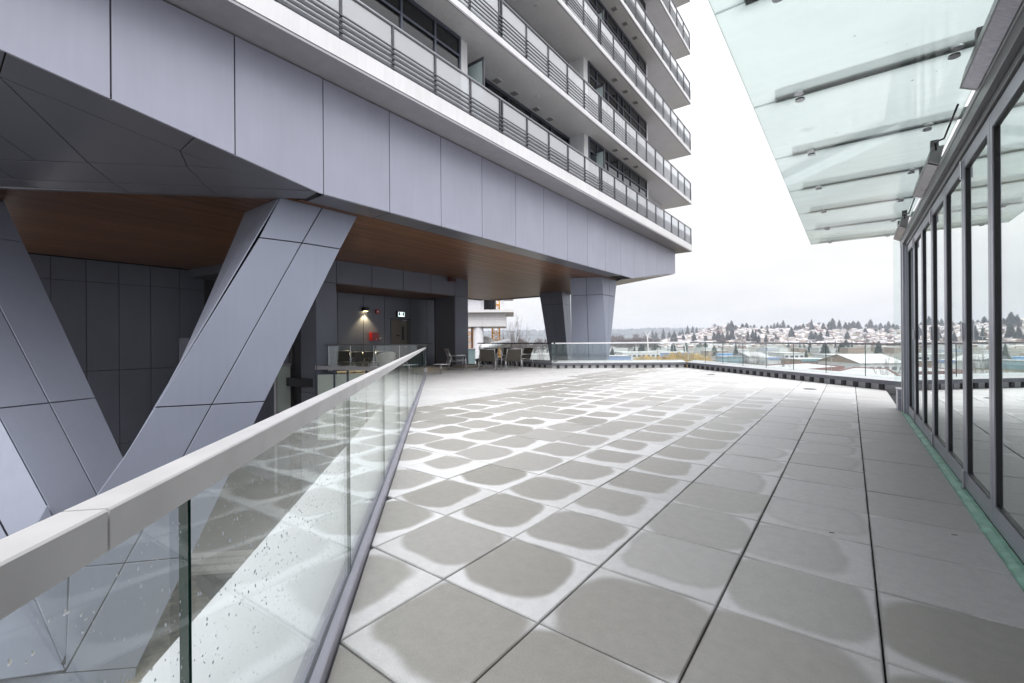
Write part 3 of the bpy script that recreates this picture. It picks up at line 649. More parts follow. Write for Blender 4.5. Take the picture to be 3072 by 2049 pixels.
R = [[(4.53, T), (mid(T), T), (4.996, 3.508), (4.096, 3.466)], [(mid(T), T), (6.41, T), (5.932, 3.521), (4.996, 3.508)],
     [(4.096, 3.466), (4.996, 3.508), (3.223, 0.12), (2.346, 0.174)], [(4.996, 3.508), (5.932, 3.521), (4.185, 0.067), (3.223, 0.12)],
     [(2.346, 0.174), (3.223, 0.12), (1.93, -2.388), (1.27, -2.2), (1.30, -1.6), (1.941, -0.58)], [(3.223, 0.12), (4.185, 0.067), (2.86, -2.65), (1.93, -2.388)],
     [(1.27, -2.2), (1.93, -2.388), (1.212, -3.763)], [(1.93, -2.388), (2.86, -2.65), (2.078, -4.231), (1.212, -3.80)], [(0.2, -3.31), (1.212, -3.80), (2.078, -4.231), (2.066, -4.42), (0.2, -4.42)]]
for p in R: panel('cladding_panel', [(XV, y, z) for y, z in p], (1, 0, 0), vc, M['panel_col'], gap=0.022)
# left flank of the right arm
A0, A1, B0_, B1_ = V((XV - 0.012, 4.515, T)), V((-11.46, 4.53, T)), V((XV - 0.012, 1.97, -0.55)), V((-10.60, 2.46, -0.55))
def flank(s_, t_): return (A0.lerp(A1, s_)).lerp(B0_.lerp(B1_, s_), t_)
for s0, s1 in ((0, 0.5), (0.5, 1)):
    for t0_, t1_ in ((0, 0.19), (0.19, 0.86), (0.86, 1.0)):
        q = [flank(s0, t0_), flank(s1, t0_), flank(s1, t1_), flank(s0, t1_)]; nn = (q[1] - q[0]).cross(q[3] - q[0]).normalized()
        if nn.y > 0: nn = -nn
        panel('cladding_panel', q, nn, vc, M['panel_col'], gap=0.006, t=0.02)
# left arm: leans back under the building
LN = V((0.826, 0.315, 0.468)); LP = V((-12.084, 0.718, 0.16))
def lx(y, z): return V((LP.x - (LN.y * (y - LP.y) + LN.z * (z - LP.z)) / LN.x, y, z))
cY = lambda z: 1.355 - 0.306 * (z - 0.164); rY = lambda z: 2.064 - 0.262 * (z - 0.161); eY = lambda z: 0.708 - 0.3225 * (z + 0.004)
for z0, z1 in ((T - 0.02, 3.5), (3.5, 0.16), (0.16, -2.6)):
    panel('cladding_panel', [lx(cY(z0), z0), lx(rY(z0), z0), lx(rY(z1), z1), lx(cY(z1), z1)], LN, vc, M['panel_col'], gap=0.022)
    panel('cladding_panel', [lx(eY(z0), z0), lx(cY(z0), z0), lx(cY(z1), z1), lx(eY(z1), z1)], LN, vc, M['panel_col'], gap=0.022)
ed = (lx(eY(-2.6), -2.6) - lx(eY(T), T)); wv = V((-0.30, -0.95, 0)); nb = wv.cross(ed).normalized()
if nb.x < 0: nb = -nb
for z0, z1 in ((T - 0.02, 3.5), (3.5, 0.16), (0.16, -2.6)):
    a, c_ = lx(eY(z0), z0), lx(eY(z1), z1)
    for k in (0, 1):
        w0, w1 = wv * (0.62 * k), wv * (0.62 * (k + 1)); panel('cladding_panel', [a + w0, c_ + w0, c_ + w1, a + w1], nb, vc, M['panel_col'], gap=0.022)
b = MB(); z0, z1 = T + 0.05, -3.6; back = LN * -0.7
tl, tr, bl, br = lx(eY(z0), z0) - LN * 0.035, lx(rY(z0), z0) - LN * 0.035, lx(eY(z1), z1) - LN * 0.035, lx(rY(z1) - 0.35, z1) - LN * 0.035
b.loft([bl, br, br + back, bl + back + wv], [tl, tr, tr + back, tl + back + wv]); b.build('arm_core', M['panel_dark'], vc)
# trunk below
AP = V((-9.69, 1.212, -3.763))
bn_ = V((0.774, 0.359, 0.521)); e1 = V((-11.987, 0.708, -0.004))
def bx(y, z): return V((e1.x - (bn_.y * (y - e1.y) + bn_.z * (z - e1.z)) / bn_.x, y, z))
JL, JM, B1 = bx(0.955, -2.763), bx(1.369, -2.50), bx(0.2, -3.30)
up1, up2 = bx(0.30, -1.5), bx(1.20, -1.5)
for q in ([up1, JL + V((0.0, -0.2, 0.6)), JL, AP, B1], [JL + V((0, -0.2, 0.6)), up2, JM, AP, JL]):
    panel('cladding_panel', [p + bn_ * 0.02 for p in ray_plane(q, bn_, e1)], bn_, vc, M['panel_col'], gap=0.02)
b = MB(); b.box(-12, XV - 0.04, -1.0, 2.03, -4.4, -3.7); b.build('plinth', M['panel_dark'], vc)

# ------------------------------------------------------------------ core building under the tower
cb = empty('core_building', (-16, 12.5, -4.4), 'dark grey panelled lobby block with recessed alcove beneath the tower soffit', 'building')
CX = -15.48
PD = M['panel_dark']
zs = [(3.52, ZB)]
for a, c_ in ((8.48, 9.30), (9.30, 10.87), (10.87, 12.46), (12.46, 14.07), (14.07, 15.63), (15.63, 16.58)):
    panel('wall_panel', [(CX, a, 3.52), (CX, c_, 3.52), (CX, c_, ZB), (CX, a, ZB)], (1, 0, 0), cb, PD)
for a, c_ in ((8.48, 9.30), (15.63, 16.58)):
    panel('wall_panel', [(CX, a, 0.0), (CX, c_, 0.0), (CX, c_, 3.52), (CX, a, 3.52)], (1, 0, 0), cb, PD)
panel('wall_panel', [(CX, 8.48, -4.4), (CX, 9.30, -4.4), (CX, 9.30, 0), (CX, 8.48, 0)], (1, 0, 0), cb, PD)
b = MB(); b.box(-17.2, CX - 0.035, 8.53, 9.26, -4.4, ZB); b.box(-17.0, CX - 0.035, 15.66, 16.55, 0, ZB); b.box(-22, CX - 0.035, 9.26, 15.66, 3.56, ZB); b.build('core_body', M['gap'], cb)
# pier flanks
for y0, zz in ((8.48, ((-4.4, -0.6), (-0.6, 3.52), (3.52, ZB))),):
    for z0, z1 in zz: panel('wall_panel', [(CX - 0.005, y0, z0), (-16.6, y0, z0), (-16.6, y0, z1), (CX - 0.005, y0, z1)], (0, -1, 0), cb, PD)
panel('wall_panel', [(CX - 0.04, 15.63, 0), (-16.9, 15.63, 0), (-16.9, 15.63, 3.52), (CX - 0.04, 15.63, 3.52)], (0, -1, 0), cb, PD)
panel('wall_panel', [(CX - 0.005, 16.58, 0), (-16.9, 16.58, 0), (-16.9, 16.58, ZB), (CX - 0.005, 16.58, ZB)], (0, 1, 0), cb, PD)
# alcove
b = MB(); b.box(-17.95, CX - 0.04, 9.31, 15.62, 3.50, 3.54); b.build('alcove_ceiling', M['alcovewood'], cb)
for a, c_ in ((9.3, 10.83), (10.83, 12.13), (12.13, 13.3), (14.9, 16.0), (16.0, 17.2)):
    panel('wall_panel', [(-17.95, a, 0), (-17.95, c_, 0), (-17.95, c_, 3.5), (-17.95, a, 3.5)], (1, 0, 0), cb, PD)
panel('wall_panel', [(-17.95, 13.3, 2.42), (-17.95, 14.9, 2.42), (-17.95, 14.9, 3.5), (-17.95, 13.3, 3.5)], (1, 0, 0), cb, PD)
panel('wall_panel', [(-17.95, 13.3, 0), (-17.95, 13.66, 0), (-17.95, 13.66, 2.42), (-17.95, 13.3, 2.42)], (1, 0, 0), cb, PD)
panel('wall_panel', [(-17.0, 9.31, 0), (-17.95, 9.31, 0), (-17.95, 9.31, 3.5), (-17.0, 9.31, 3.5)], (0, 1, 0), cb, PD)
b = MB(); b.box(-22, -17.99, 9.0, 17.2, -4.4, ZB); b.build('core_mass', M['body'], cb)
b = MB(); b.box(-17.97, -17.93, 13.66, 13.72, 0, 2.38); b.box(-17.97, -17.93, 14.66, 14.90, 0, 2.38); b.box(-17.97, -17.93, 13.725, 14.655, 2.33, 2.42); dfr = b.build('door_frame', M['capdark'], cb)
b = MB(); b.box(-17.965, -17.94, 13.725, 14.655, 0.01, 2.325); dr = b.build('door', M['door'], cb)
b = MB(); b.box(-17.9395, -17.932, 14.32, 14.46, 1.35, 2.05); b.build('door_window', M['gasket'], dr)
b = MB(); b.box(-17.9395, -17.934, 13.98, 14.20, 1.55, 1.62); b.build('door_plate', M['black'], dr)
b = MB(); b.bar((-17.90, 14.55, 1.02), (-17.90, 14.44, 1.02), 0.02, 0.02); b.tube((-17.94, 14.56, 1.02), (-17.89, 14.56, 1.02), 0.03, 10); b.build('door_handle', M['steel'], dr)
b = MB(); b.box(-17.95, -17.86, 14.35, 14.6, 2.335, 2.36); b.build('door_closer', M['steel'], dr)
# deep wall on the left
for a, c_ in ((1.6, 2.52), (2.52, 3.43), (3.43, 4.35), (4.35, 5.32), (5.32, 6.3), (6.3, 7.2)):
    for z0, z1 in ((-4.4, -2.58), (-2.58, 0.28), (0.28, 3.59), (3.59, ZB)):
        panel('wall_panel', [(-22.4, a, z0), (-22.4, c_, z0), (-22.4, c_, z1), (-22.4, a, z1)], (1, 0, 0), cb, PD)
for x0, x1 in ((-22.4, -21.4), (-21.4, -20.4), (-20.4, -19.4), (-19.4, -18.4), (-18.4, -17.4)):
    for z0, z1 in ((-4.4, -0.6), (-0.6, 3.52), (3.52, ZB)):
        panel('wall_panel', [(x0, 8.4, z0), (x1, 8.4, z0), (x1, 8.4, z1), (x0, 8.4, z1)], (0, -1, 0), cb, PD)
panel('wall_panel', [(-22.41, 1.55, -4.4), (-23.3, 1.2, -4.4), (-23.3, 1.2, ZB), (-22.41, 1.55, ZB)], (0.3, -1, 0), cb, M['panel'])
b = MB(); b.box(-23.2, -22.44, 1.6, 8.4, -4.4, ZB); b.box(-22.4, -17.2, 8.44, 8.9, -4.4, ZB); b.build('core_mass', M['body'], cb)
b = MB(); b.prism([(-22.38, 6.55, ZB - 0.02), (-19.7, 6.9, ZB - 0.02), (-17.2, 8.35, ZB - 0.02), (-22.38, 8.35, ZB - 0.02)], (0, 0, -0.33)); b.build('bulkhead', M['panel_dark'], cb)
b = MB(); b.box(-22.38, -22.15, 6.25, 7.1, -0.1, 1.5); b.box(-22.148, -22.14, 6.55, 6.57, -0.1, 1.5, 1); b.build('lit_wall_patch', [M['panel'], M['gap']], cb)  # added pale box standing in for a lit patch of the wall
b = MB(); b.box(-17.3, -17.18, 7.86, 8.36, -1.33, 0.36); b.build('translucent_pane', M['lowglass'], cb)
b = MB(); b.box(-17.34, -17.12, 7.86, 8.36, 0.362, 0.48); b.box(-17.3, -17.16, 7.80, 7.858, -4.4, 0.48); b.build('pane_kerb', M['kerbgrey'], cb)
b = MB(); b.box(-15.46, -14.6, 15.4, 16.7, 0.002, 0.12); b.build('plinth', M['beige'], cb)

# things on and in the alcove
t = empty('wall_lamp', (-17.95, 12.17, 2.76), 'small square downlight glowing yellow on the alcove wall', 'lamp')
b = MB(); b.box(-17.92, -17.74, 12.06, 12.28, 2.70, 2.90); b.build('lamp_housing', M['black'], t)
b = MB(); b.box(-17.90, -17.78, 12.09, 12.25, 2.692, 2.699); b.build('lamp_lens', M['lampglow'], t)
sp = bpy.data.lights.new('lamp_light', 'SPOT'); sp.energy = 110; sp.color = (1, 0.78, 0.42); sp.spot_size = math.radians(105); sp.spot_blend = 0.6; sp.shadow_soft_size = 0.03
spo = bpy.data.objects.new('lamp_light', sp); C.objects.link(spo); spo.parent = t; spo.location = (0.13, 0, -0.09); spo.rotation_euler = (0, math.radians(-10), 0)
t = empty('fire_alarm_bell', (-17.95, 12.87, 2.72), 'round dark red fire alarm bell on the alcove wall', 'alarm bell')
b = MB(); b.tube((-17.95, 12.87, 2.72), (-17.88, 12.87, 2.72), 0.12, 20); b.build('gong', M['red'], t)
b = MB(); b.tube((-17.88, 12.87, 2.72), (-17.86, 12.87, 2.72), 0.03, 12); b.build('boss', M['steel'], t)
t = empty('fire_cabinet', (-17.95, 12.61, 1.52), 'bright red fire department cabinet beside the alcove door', 'cabinet')
b = MB(); b.box(-17.95, -17.72, 12.43, 12.80, 1.34, 1.72); b.build('cabinet_body', M['red'], t)
b = MB(); b.tube((-17.75, 12.81, 1.44), (-17.66, 12.90, 1.44), 0.035, 10); b.build('valve', M['steel'], t)
b = MB(); b.tube((-17.72, 12.65, 1.41), (-17.69, 12.65, 1.41), 0.02, 8); b.build('lock', M['steel'], t)
t = empty('exit_sign', (-17.95, 14.22, 2.66), 'lit white running man exit sign above the alcove door', 'sign')
b = MB(); b.box(-17.93, -17.85, 13.98, 14.46, 2.50, 2.80); b.build('sign_case', M['black'], t)
b = MB(); b.box(-17.85, -17.845, 14.04, 14.43, 2.53, 2.76); b.build('sign_face', M['signwhite'], t)
b = MB(); b.box(-17.845, -17.8435, 14.07, 14.16, 2.58, 2.74); b.box(-17.845, -17.8435, 14.31, 14.40, 2.58, 2.74)
for p, q in (((14.24, 2.69), (14.22, 2.63)), ((14.22, 2.63), (14.26, 2.58)), ((14.22, 2.63), (14.185, 2.60)), ((14.235, 2.68), (14.275, 2.66)), ((14.235, 2.68), (14.20, 2.655))):
    b.bar((-17.843, p[0], p[1]), (-17.843, q[0], q[1]), 0.018, 0.003, up=V((1, 0, 0)))
b.tube((-17.845, 14.25, 2.715), (-17.842, 14.25, 2.715), 0.016, 8); b.build('running_man', M['signdark'], t)
t = empty('strobe_alarm', (-15.2, 15.3, 4.3), 'dark red alarm box mounted at the soffit above the alcove corner', 'alarm')
b = MB(); b.box(-15.44, -15.26, 15.12, 15.50, 4.17, 4.37); b.build('alarm_body', M['darkred'], t)
b = MB(); b.box(-15.255, -15.24, 15.2, 15.42, 4.2, 4.34); b.build('alarm_lens', M['gasket'], t)

# ------------------------------------------------------------------ far tapered columns
GZ0 = -6.0
def quad_column(lab, FLt, FRt, RRt, FLb, FRb, RRb, zj):
    t = empty('tapered_column', (FLb + FRb) / 2 + V((0, 0, -4.4)), lab, 'column', 'tapered panelled columns at the far corner')
    def ext(a, c_, z): return a + (c_ - a) * ((z - a.z) / (c_.z - a.z))
    Z0 = 0.05
    def row(fl, fr, z): return ext(fl[0], fl[1], z), ext(fr[0], fr[1], z)
    FL, FR, RR = (FLt, FLb), (FRt, FRb), (RRt, RRb)
    for a, c_, name in ((FL, FR, 'front'), (FR, RR, 'side')):
        for z0, z1 in ((ZB, zj), (zj, Z0)):
            p, q = row(a, c_, z0); r, s_ = row(a, c_, z1)
            for k in (0, 0.5):
                quad = [p.lerp(q, k), p.lerp(q, k + 0.5), r.lerp(s_, k + 0.5), r.lerp(s_, k)]
                nn = (quad[1] - quad[0]).cross(quad[3] - quad[0]).normalized()
                if nn.dot(EYE - quad[0]) < 0: nn = -nn
                panel('cladding_panel', quad, nn, t, M['panel_col'], gap=0.02, t=0.02)
    b = MB(); f = [ext(*FL, Z0), ext(*FR, Z0), ext(*RR, Z0)]; f.append(f[0] + f[2] - f[1]); g = [ext(*FL, ZB), ext(*FR, ZB), ext(*RR, ZB)]; g.append(g[0] + g[2] - g[1])
    cf = sum(f, V()) / 4; cg = sum(g, V()) / 4
    b.loft([p + (cf - p).normalized() * 0.05 for p in f], [p + (cg - p).normalized() * 0.05 for p in g]); b.build('column_core', M['gap'], t)
    b = MB(); b.prism([V((p.x, p.y, GZ0)) for p in f], (0, 0, Z0 - GZ0 - 0.01)); b.build('column_base', M['panel_dark'], t)
quad_column('near tapered column, dark front and pale side, close to the parapet', V((-11.164, 19.47, ZB)), V((-9.72, 20.08, ZB)), V((-9.72, 21.819, ZB)), V((-11.131, 19.484, 0.25)), V((-9.547, 20.153, 0.25)), V((-9.547, 20.42, 0.25)), 3.53)
quad_column('farther tapered column leaning inward, almost black, left of the pale-sided one', V((-16.215, 24.18, ZB)), V((-14.562, 24.304, ZB)), V((-14.842, 25.868, ZB)), V((-15.456, 24.237, 0)), V((-14.164, 24.335, 0)), V((-14.30, 25.10, 0)), 3.6)

# ------------------------------------------------------------------ far parapets with glass rails
def parapet(a, c_, lab, spacers, joints, dark, ext0=0.0, ext1=0.0):
    d = (c_ - a).normalized(); n = V((-d.y, d.x, 0)); Ln = (c_ - a).length          # n points outwards
    if n.dot(V((-6, 10, 0)) - a) > 0: n = -n
    t = empty('parapet', a, lab, 'parapet', 'parapets along the far terrace edge')
    A_ = a + d * -ext0; F = Ln + ext0 + ext1
    b = MB(); b.prism([A_ + n * 0.06 + V((0, 0, -0.3)), A_ + n * 0.34 + V((0, 0, -0.3)), A_ + n * 0.34 + V((0, 0, 0.15)), A_ + n * 0.06 + V((0, 0, 0.15))], d * F); b.build('kerb_wall', M['kerbgrey'], t)
    k = 0.0
    while k < F - 0.05:
        e_ = min(k + 1.23, F); b = MB(); q = A_ + d * (k + 0.004)
        b.prism([q + V((0, 0, 0.15)), q + n * 0.40 + V((0, 0, 0.15)), q + n * 0.40 + V((0, 0, 0.335)), q + V((0, 0, 0.245))], d * (e_ - k - 0.008), 0); b.build('coping', M['copingface'], t)
        b = MB(); b.prism([q + n * -0.004 + V((0, 0, 0.247)), q + n * 0.405 + V((0, 0, 0.337)), q + n * 0.405 + V((0, 0, 0.343)), q + n * -0.004 + V((0, 0, 0.253))], d * (e_ - k - 0.008)); b.build('coping_flashing', M['coping'] if not dark else M['copingface'], t); k = e_  # dark run: shade under the soffit put into the flashing colour
    for s_ in spacers:
        b = MB(); q = a + d * s_; b.prism([q + n * 0.012 - d * 0.055 + V((0, 0, 0.012)), q + n * 0.058 - d * 0.055 + V((0, 0, 0.012)), q + n * 0.058 - d * 0.055 + V((0, 0, 0.149)), q + n * 0.012 - d * 0.055 + V((0, 0, 0.149))], d * 0.11); b.build('spacer_block', M['black'], t)
    r = empty('glass_railing', a + V((0, 0, 0.3)), lab.replace('parapet', 'glass railing') + ', standing on the coping', 'railing', 'glass railings round the terrace')
    for p, q in zip(joints[:-1], joints[1:]):
        b = MB(); x0 = a + d * (p + 0.006) + n * 0.20; x1 = a + d * (q - 0.006) + n * 0.20; h = n * 0.007; pp = [x0 - h, x1 - h, x1 + h, x0 + h]
        b.v = [x + V((0, 0, 0.29)) for x in pp] + [x + V((0, 0, 1.12)) for x in pp]; b.f = [(0, 1, 5, 4), (2, 3, 7, 6), (1, 2, 6, 5), (3, 0, 4, 7)]; b.m = [0, 0, 1, 1]; b.build('glass_panel', [M['glass'], M['edgegreen']], r)
    return t, r, d, n
tA, rA, d_, n_ = parapet(P1, P2, 'parapet run below the tapered columns with pale coping', [0.29 + 0.36 * k for k in range(17)], [0, 1.23, 2.46, 3.69, 4.86, 6.26], False)
b = MB(); b.bar(P1 + n_ * 0.2 + V((0, 0, 1.145)), P2 + n_ * 0.2 + V((0, 0, 1.145)), 0.10, 0.06); b.build('top_rail', M['coping'], rA)
tB, rB, d_, n_ = parapet(P2, P3, 'parapet run on the right, facing the hillside', [0.2 + 0.36 * k for k in range(26)], [-0.19, 1.23, 2.46, 3.69, 4.92, 6.15, 7.38, 8.61, 9.6], False, ext1=0.9)
b = MB(); b.bar(P2 + n_ * 0.2 + V((0, 0, 1.135)), P3 + d_ * 0.9 + n_ * 0.2 + V((0, 0, 1.135)), 0.06, 0.045); b.build('top_rail', M['railtop'], rB)
tC, rC, d_, n_ = parapet(P0, P1, 'parapet run in shade behind the patio chairs', [0.3 + 0.36 * k for k in range(16)], [0.6, 1.8, 3.0, 4.2, 5.4, 6.2], True)
b = MB(); b.bar(P0 + n_ * 0.2 + V((0, 0, 1.15)), P1 + n_ * 0.2 + V((0, 0, 1.15)), 0.06, 0.06); b.build('top_rail', M['capdark'], rC)

na, nb2 = V((-(P2 - P1).normalized().y, (P2 - P1).normalized().x, 0)), V((-(P3 - P2).normalized().y, (P3 - P2).normalized().x, 0))
na = -na if na.dot(V((-6, 10, 0)) - P2) > 0 else na; nb2 = -nb2 if nb2.dot(V((-6, 10, 0)) - P2) > 0 else nb2
cq = P2 + (na + nb2) * (0.2 / (1 + na.dot(nb2)))
b = MB(); b.bar(cq + V((0, 0, 0.3)), cq + V((0, 0, 1.12)), 0.03, 0.03, up=na); b.build('corner_clip', M['steel'], rB)
for k, (x, y, a, lab) in enumerate(((-0.12, 3.62, 0.3, 'tiny dark twig on the pale paver right of the main joint line'), (0.52, 4.05, 0.2, 'tiny dark twig on the dry strip close to the green sill'))):
    b = MB(); b.bar(V((x, y, 0.0035)), V((x + 0.03 * math.cos(a), y + 0.03 * math.sin(a), 0.0045)), 0.004, 0.003); tag(b.build('litter', M['strap']), lab, 'litter')
# ------------------------------------------------------------------ chairs and table
def lounge_chair(back_m, dark=False):
    """faces +Y, origin on the floor under the seat"""
    t = empty('patio_chair', (0, 0, 0), 'patio chair', 'chair', 'woven patio chairs')
    w, fr = 0.31, M['steel']
    for sx in (-1, 1):
        b = MB(); b.path([(sx * w, -0.36, 0), (sx * w, -0.20, 0.545), (sx * (w - 0.005), 0.30, 0.56)], 0.012, 6); b.build('arm_frame', fr, t, True)
        b = MB(); b.path([(sx * w, 0.30, 0.56), (sx * w, 0.34, 0.0)], 0.012, 6); b.build('leg', fr, t, True)
        b = MB(); b.path([(sx * (w - 0.03), 0.30, 0.40), (sx * (w - 0.03), -0.16, 0.335), (sx * (w - 0.03), -0.36, 0.80)], 0.012, 6); b.build('seat_frame', fr, t, True)
    b = MB()
    b.tube((-w + 0.03, -0.36, 0.80), (w - 0.03, -0.36, 0.80), 0.013, 6); b.build('top_rail', fr, t, True)
    b = MB(); b.tube((-w + 0.03, 0.30, 0.40), (w - 0.03, 0.30, 0.40), 0.012, 6); b.build('front_rail', fr, t, True)
    b = MB()
    for k in range(17):
        f = k / 16; y = -0.175 - 0.175 * f; z = 0.365 + 0.42 * f; sag = -0.018 * math.sin(math.pi * min(1, 0.25 + f * 0.7))
        b.bar((-w + 0.03, y, z), (0, y + sag, z), 0.008, 0.0245, up=V((0, -0.38, 0.92))); b.bar((0, y + sag, z), (w - 0.03, y, z), 0.008, 0.0245, up=V((0, -0.38, 0.92)))
    b.build('backrest', back_m, t)
    b = MB()
    for k in range(17):
        f = k / 16; y = -0.13 + 0.42 * f; z = 0.345 + 0.058 * f
        b.bar((-w + 0.03, y, z), (0, y, z - 0.02), 0.022, 0.008); b.bar((0, y, z - 0.02), (w - 0.03, y, z), 0.022, 0.008)
    b.build('seat', back_m, t)
    return t
src = {False: lounge_chair(M['strap']), True: lounge_chair(M['strapdark'])}
used = {False: False, True: False}
def put_chair(dark, x, y, ang, lab, sc=1.16):
    o = src[dark] if not used[dark] else copy_tree(src[dark]); used[dark] = True
    o.location = (x, y, 0.004); o.rotation_euler = (0, 0, ang); o.scale = (sc, sc, sc); o['label'] = lab
def facing(dx, dy): return math.atan2(-dx, dy)
put_chair(False, -12.50, 14.62, facing(-0.57, 0.82), 'taupe woven patio chair seen square from behind, left of the two in front')
put_chair(False, -11.74, 15.32, facing(-0.82, 0.57), 'taupe woven patio chair with back turned, right of the other taupe one')
put_chair(True, -13.72, 13.98, facing(0.74, 0.67), 'dark woven patio chair in side view with pale arms, left in the group')
put_chair(True, -14.15, 14.25, facing(0.78, 0.62), 'patio chair half hidden behind the side-view chair at far left')
put_chair(True, -12.35, 16.95, facing(-0.25, -0.97), 'dark patio chair at the right end of the group beside the column')
put_chair(True, -13.05, 16.55, facing(0.15, -0.99), 'dark brown patio chair facing the camera behind the two taupe ones')
put_chair(True, -13.75, 16.15, facing(0.35, -0.94), 'dark brown patio chair at the back, nearest the pale utility box')
# alcove chairs
put_chair(True, -16.95, 10.5, facing(0.9, -0.45), 'dark chair at the left end of the alcove row, taller and turned aside', 1.12)
put_chair(True, -16.75, 11.10, facing(0.98, -0.2), 'alcove chair with pale seat edge, second from the pier', 1.05)
put_chair(True, -16.70, 11.72, facing(0.98, -0.2), 'alcove chair with pale seat edge, between two others under the lamp', 1.05)
put_chair(True, -16.70, 12.40, facing(0.98, -0.2), 'alcove chair partly hidden by the white tub chair', 1.05)
def tub_chair(x, y, ang, lab, sc=1.0):
    t = empty('tub_chair', (0, 0, 0), lab, 'chair', 'white tub chairs in the alcove')
    b = MB(); n = 24; prev = None
    for i in range(n + 1):
        a = math.radians(-115 + 230 * i / n); h = 0.80 - 0.26 * (abs(i / n - 0.5) * 2) ** 2
        r0, r1 = 0.27, 0.36
        c = [V((math.sin(a) * r0, -math.cos(a) * r0, 0.36)), V((math.sin(a) * r1, -math.cos(a) * r1, h)), V((math.sin(a) * (r1 - 0.022), -math.cos(a) * (r1 - 0.022), h)), V((math.sin(a) * (r0 - 0.02), -math.cos(a) * (r0 - 0.02), 0.36))]
        if prev:
            for k in range(4): b.poly([prev[k], c[k], c[(k + 1) % 4], prev[(k + 1) % 4]])
        prev = c
    b.build('shell', M['plasticwhite'], t)
    b = MB(); b.tube((0, 0, 0.36), (0, 0, 0.42), 0.26, 20, r2=0.28); b.build('seat', M['plasticwhite'], t)
    for a in (45, 135, 225, 315):
        b = MB(); ca, sa = math.cos(math.radians(a)), math.sin(math.radians(a)); b.tube((ca * 0.18, sa * 0.18, 0.36), (ca * 0.25, sa * 0.25, 0), 0.012, 6); b.build('leg', M['steel'], t)
    t.location = (x, y, 0.004); t.rotation_euler = (0, 0, ang); t.scale = (sc,) * 3
tub_chair(-15.72, 11.72, facing(-0.9, 0.3), 'white moulded tub chair with tall rounded back in the alcove', 1.08)
tub_chair(-14.75, 10.95, facing(-0.3, 0.95), 'lower white tub chair just behind the glass railing kerb', 0.72)
t = empty('side_table', (-13.0, 15.75, 0), 'low square table with slim steel legs between the patio chairs', 'table')
b = MB(); b.box(-13.35, -12.65, 15.4, 16.1, 0.40, 0.425); b.build('table_top', M['capdark'], t)
for sx in (-0.31, 0.31):
    for sy in (-0.31, 0.31): b = MB(); b.tube((-13 + sx, 15.75 + sy, 0.004), (-13 + sx, 15.75 + sy, 0.40), 0.012, 6); b.build('leg', M['steel'], t)
t = empty('steel_stool', (-12.6, 11.9, 0), 'small bent steel stool just past the end of the guardrail', 'stool')
b = MB(); b.box(-12.95, -12.5, 11.85, 12.25, 0.375, 0.395); b.build('seat', M['coping'], t)
b = MB(); b.path([(-12.53, 11.9, 0.375), (-12.53, 11.9, 0.07), (-12.57, 11.87, 0.02), (-12.80, 11.72, 0.015)], 0.011, 6); b.path([(-12.92, 12.2, 0.375), (-12.92, 12.2, 0.015), (-12.70, 12.3, 0.015)], 0.011, 6); b.build('frame', M['steel'], t, True)
t = empty('side_rail', (-16.2, 15.2, 0), 'dark handrail at the alcove passage beside the black pier', 'handrail')
b = MB(); b.path([(-17.6, 15.0, 0.004), (-17.6, 15.0, 1.16), (-16.95, 15.5, 1.16)], 0.02, 6); b.build('handrail', M['capdark'], t)

# ------------------------------------------------------------------ glass canopy
cn = empty('glass_canopy', (0.1, 6, 3.3), 'milky glass canopy on steel fins above the folding doors', 'canopy')
seams = [0.15, 1.555, 2.95, 4.35, 5.745, 7.14, 8.535, 9.93, 11.45]
for a, c_ in zip(seams[:-1], seams[1:]):
    b = MB(); b.box(-0.655, 0.80, a + 0.004, c_ - 0.004, 3.30, 3.318); b.build('glass_panel', M['canopy'], cn)
for s_ in seams[1:-1] + [11.35]:
    b = MB(); b.box(-0.49, 0.86, s_ - 0.055, s_ + 0.055, 3.320, 3.385); b.build('fin_beam', M['fin'], cn)
    for x in (-0.32, 0.60):
        for k in (-0.06, 0.06):
            b = MB(); b.tube((x, s_ + k, 3.286), (x, s_ + k, 3.30), 0.034, 18); b.build('glass_fixing', M['steel'], cn)
b = MB(); r_ = random.Random(77)
for k in range(46):
    x, y = r_.uniform(-0.6, 0.7), r_.uniform(1.6, 9.5); q = 0.004 + 0.007 * r_.random() ** 3; a = r_.uniform(0, 3)
    b.poly([(x + q * math.cos(a + t_), y + q * 0.7 * math.sin(a + t_), 3.2985) for t_ in (0, -1.3, -2.5, -3.8, -5)])
sd = b.build('dirt_specks', M['black'], cn); sd['kind'] = 'stuff'
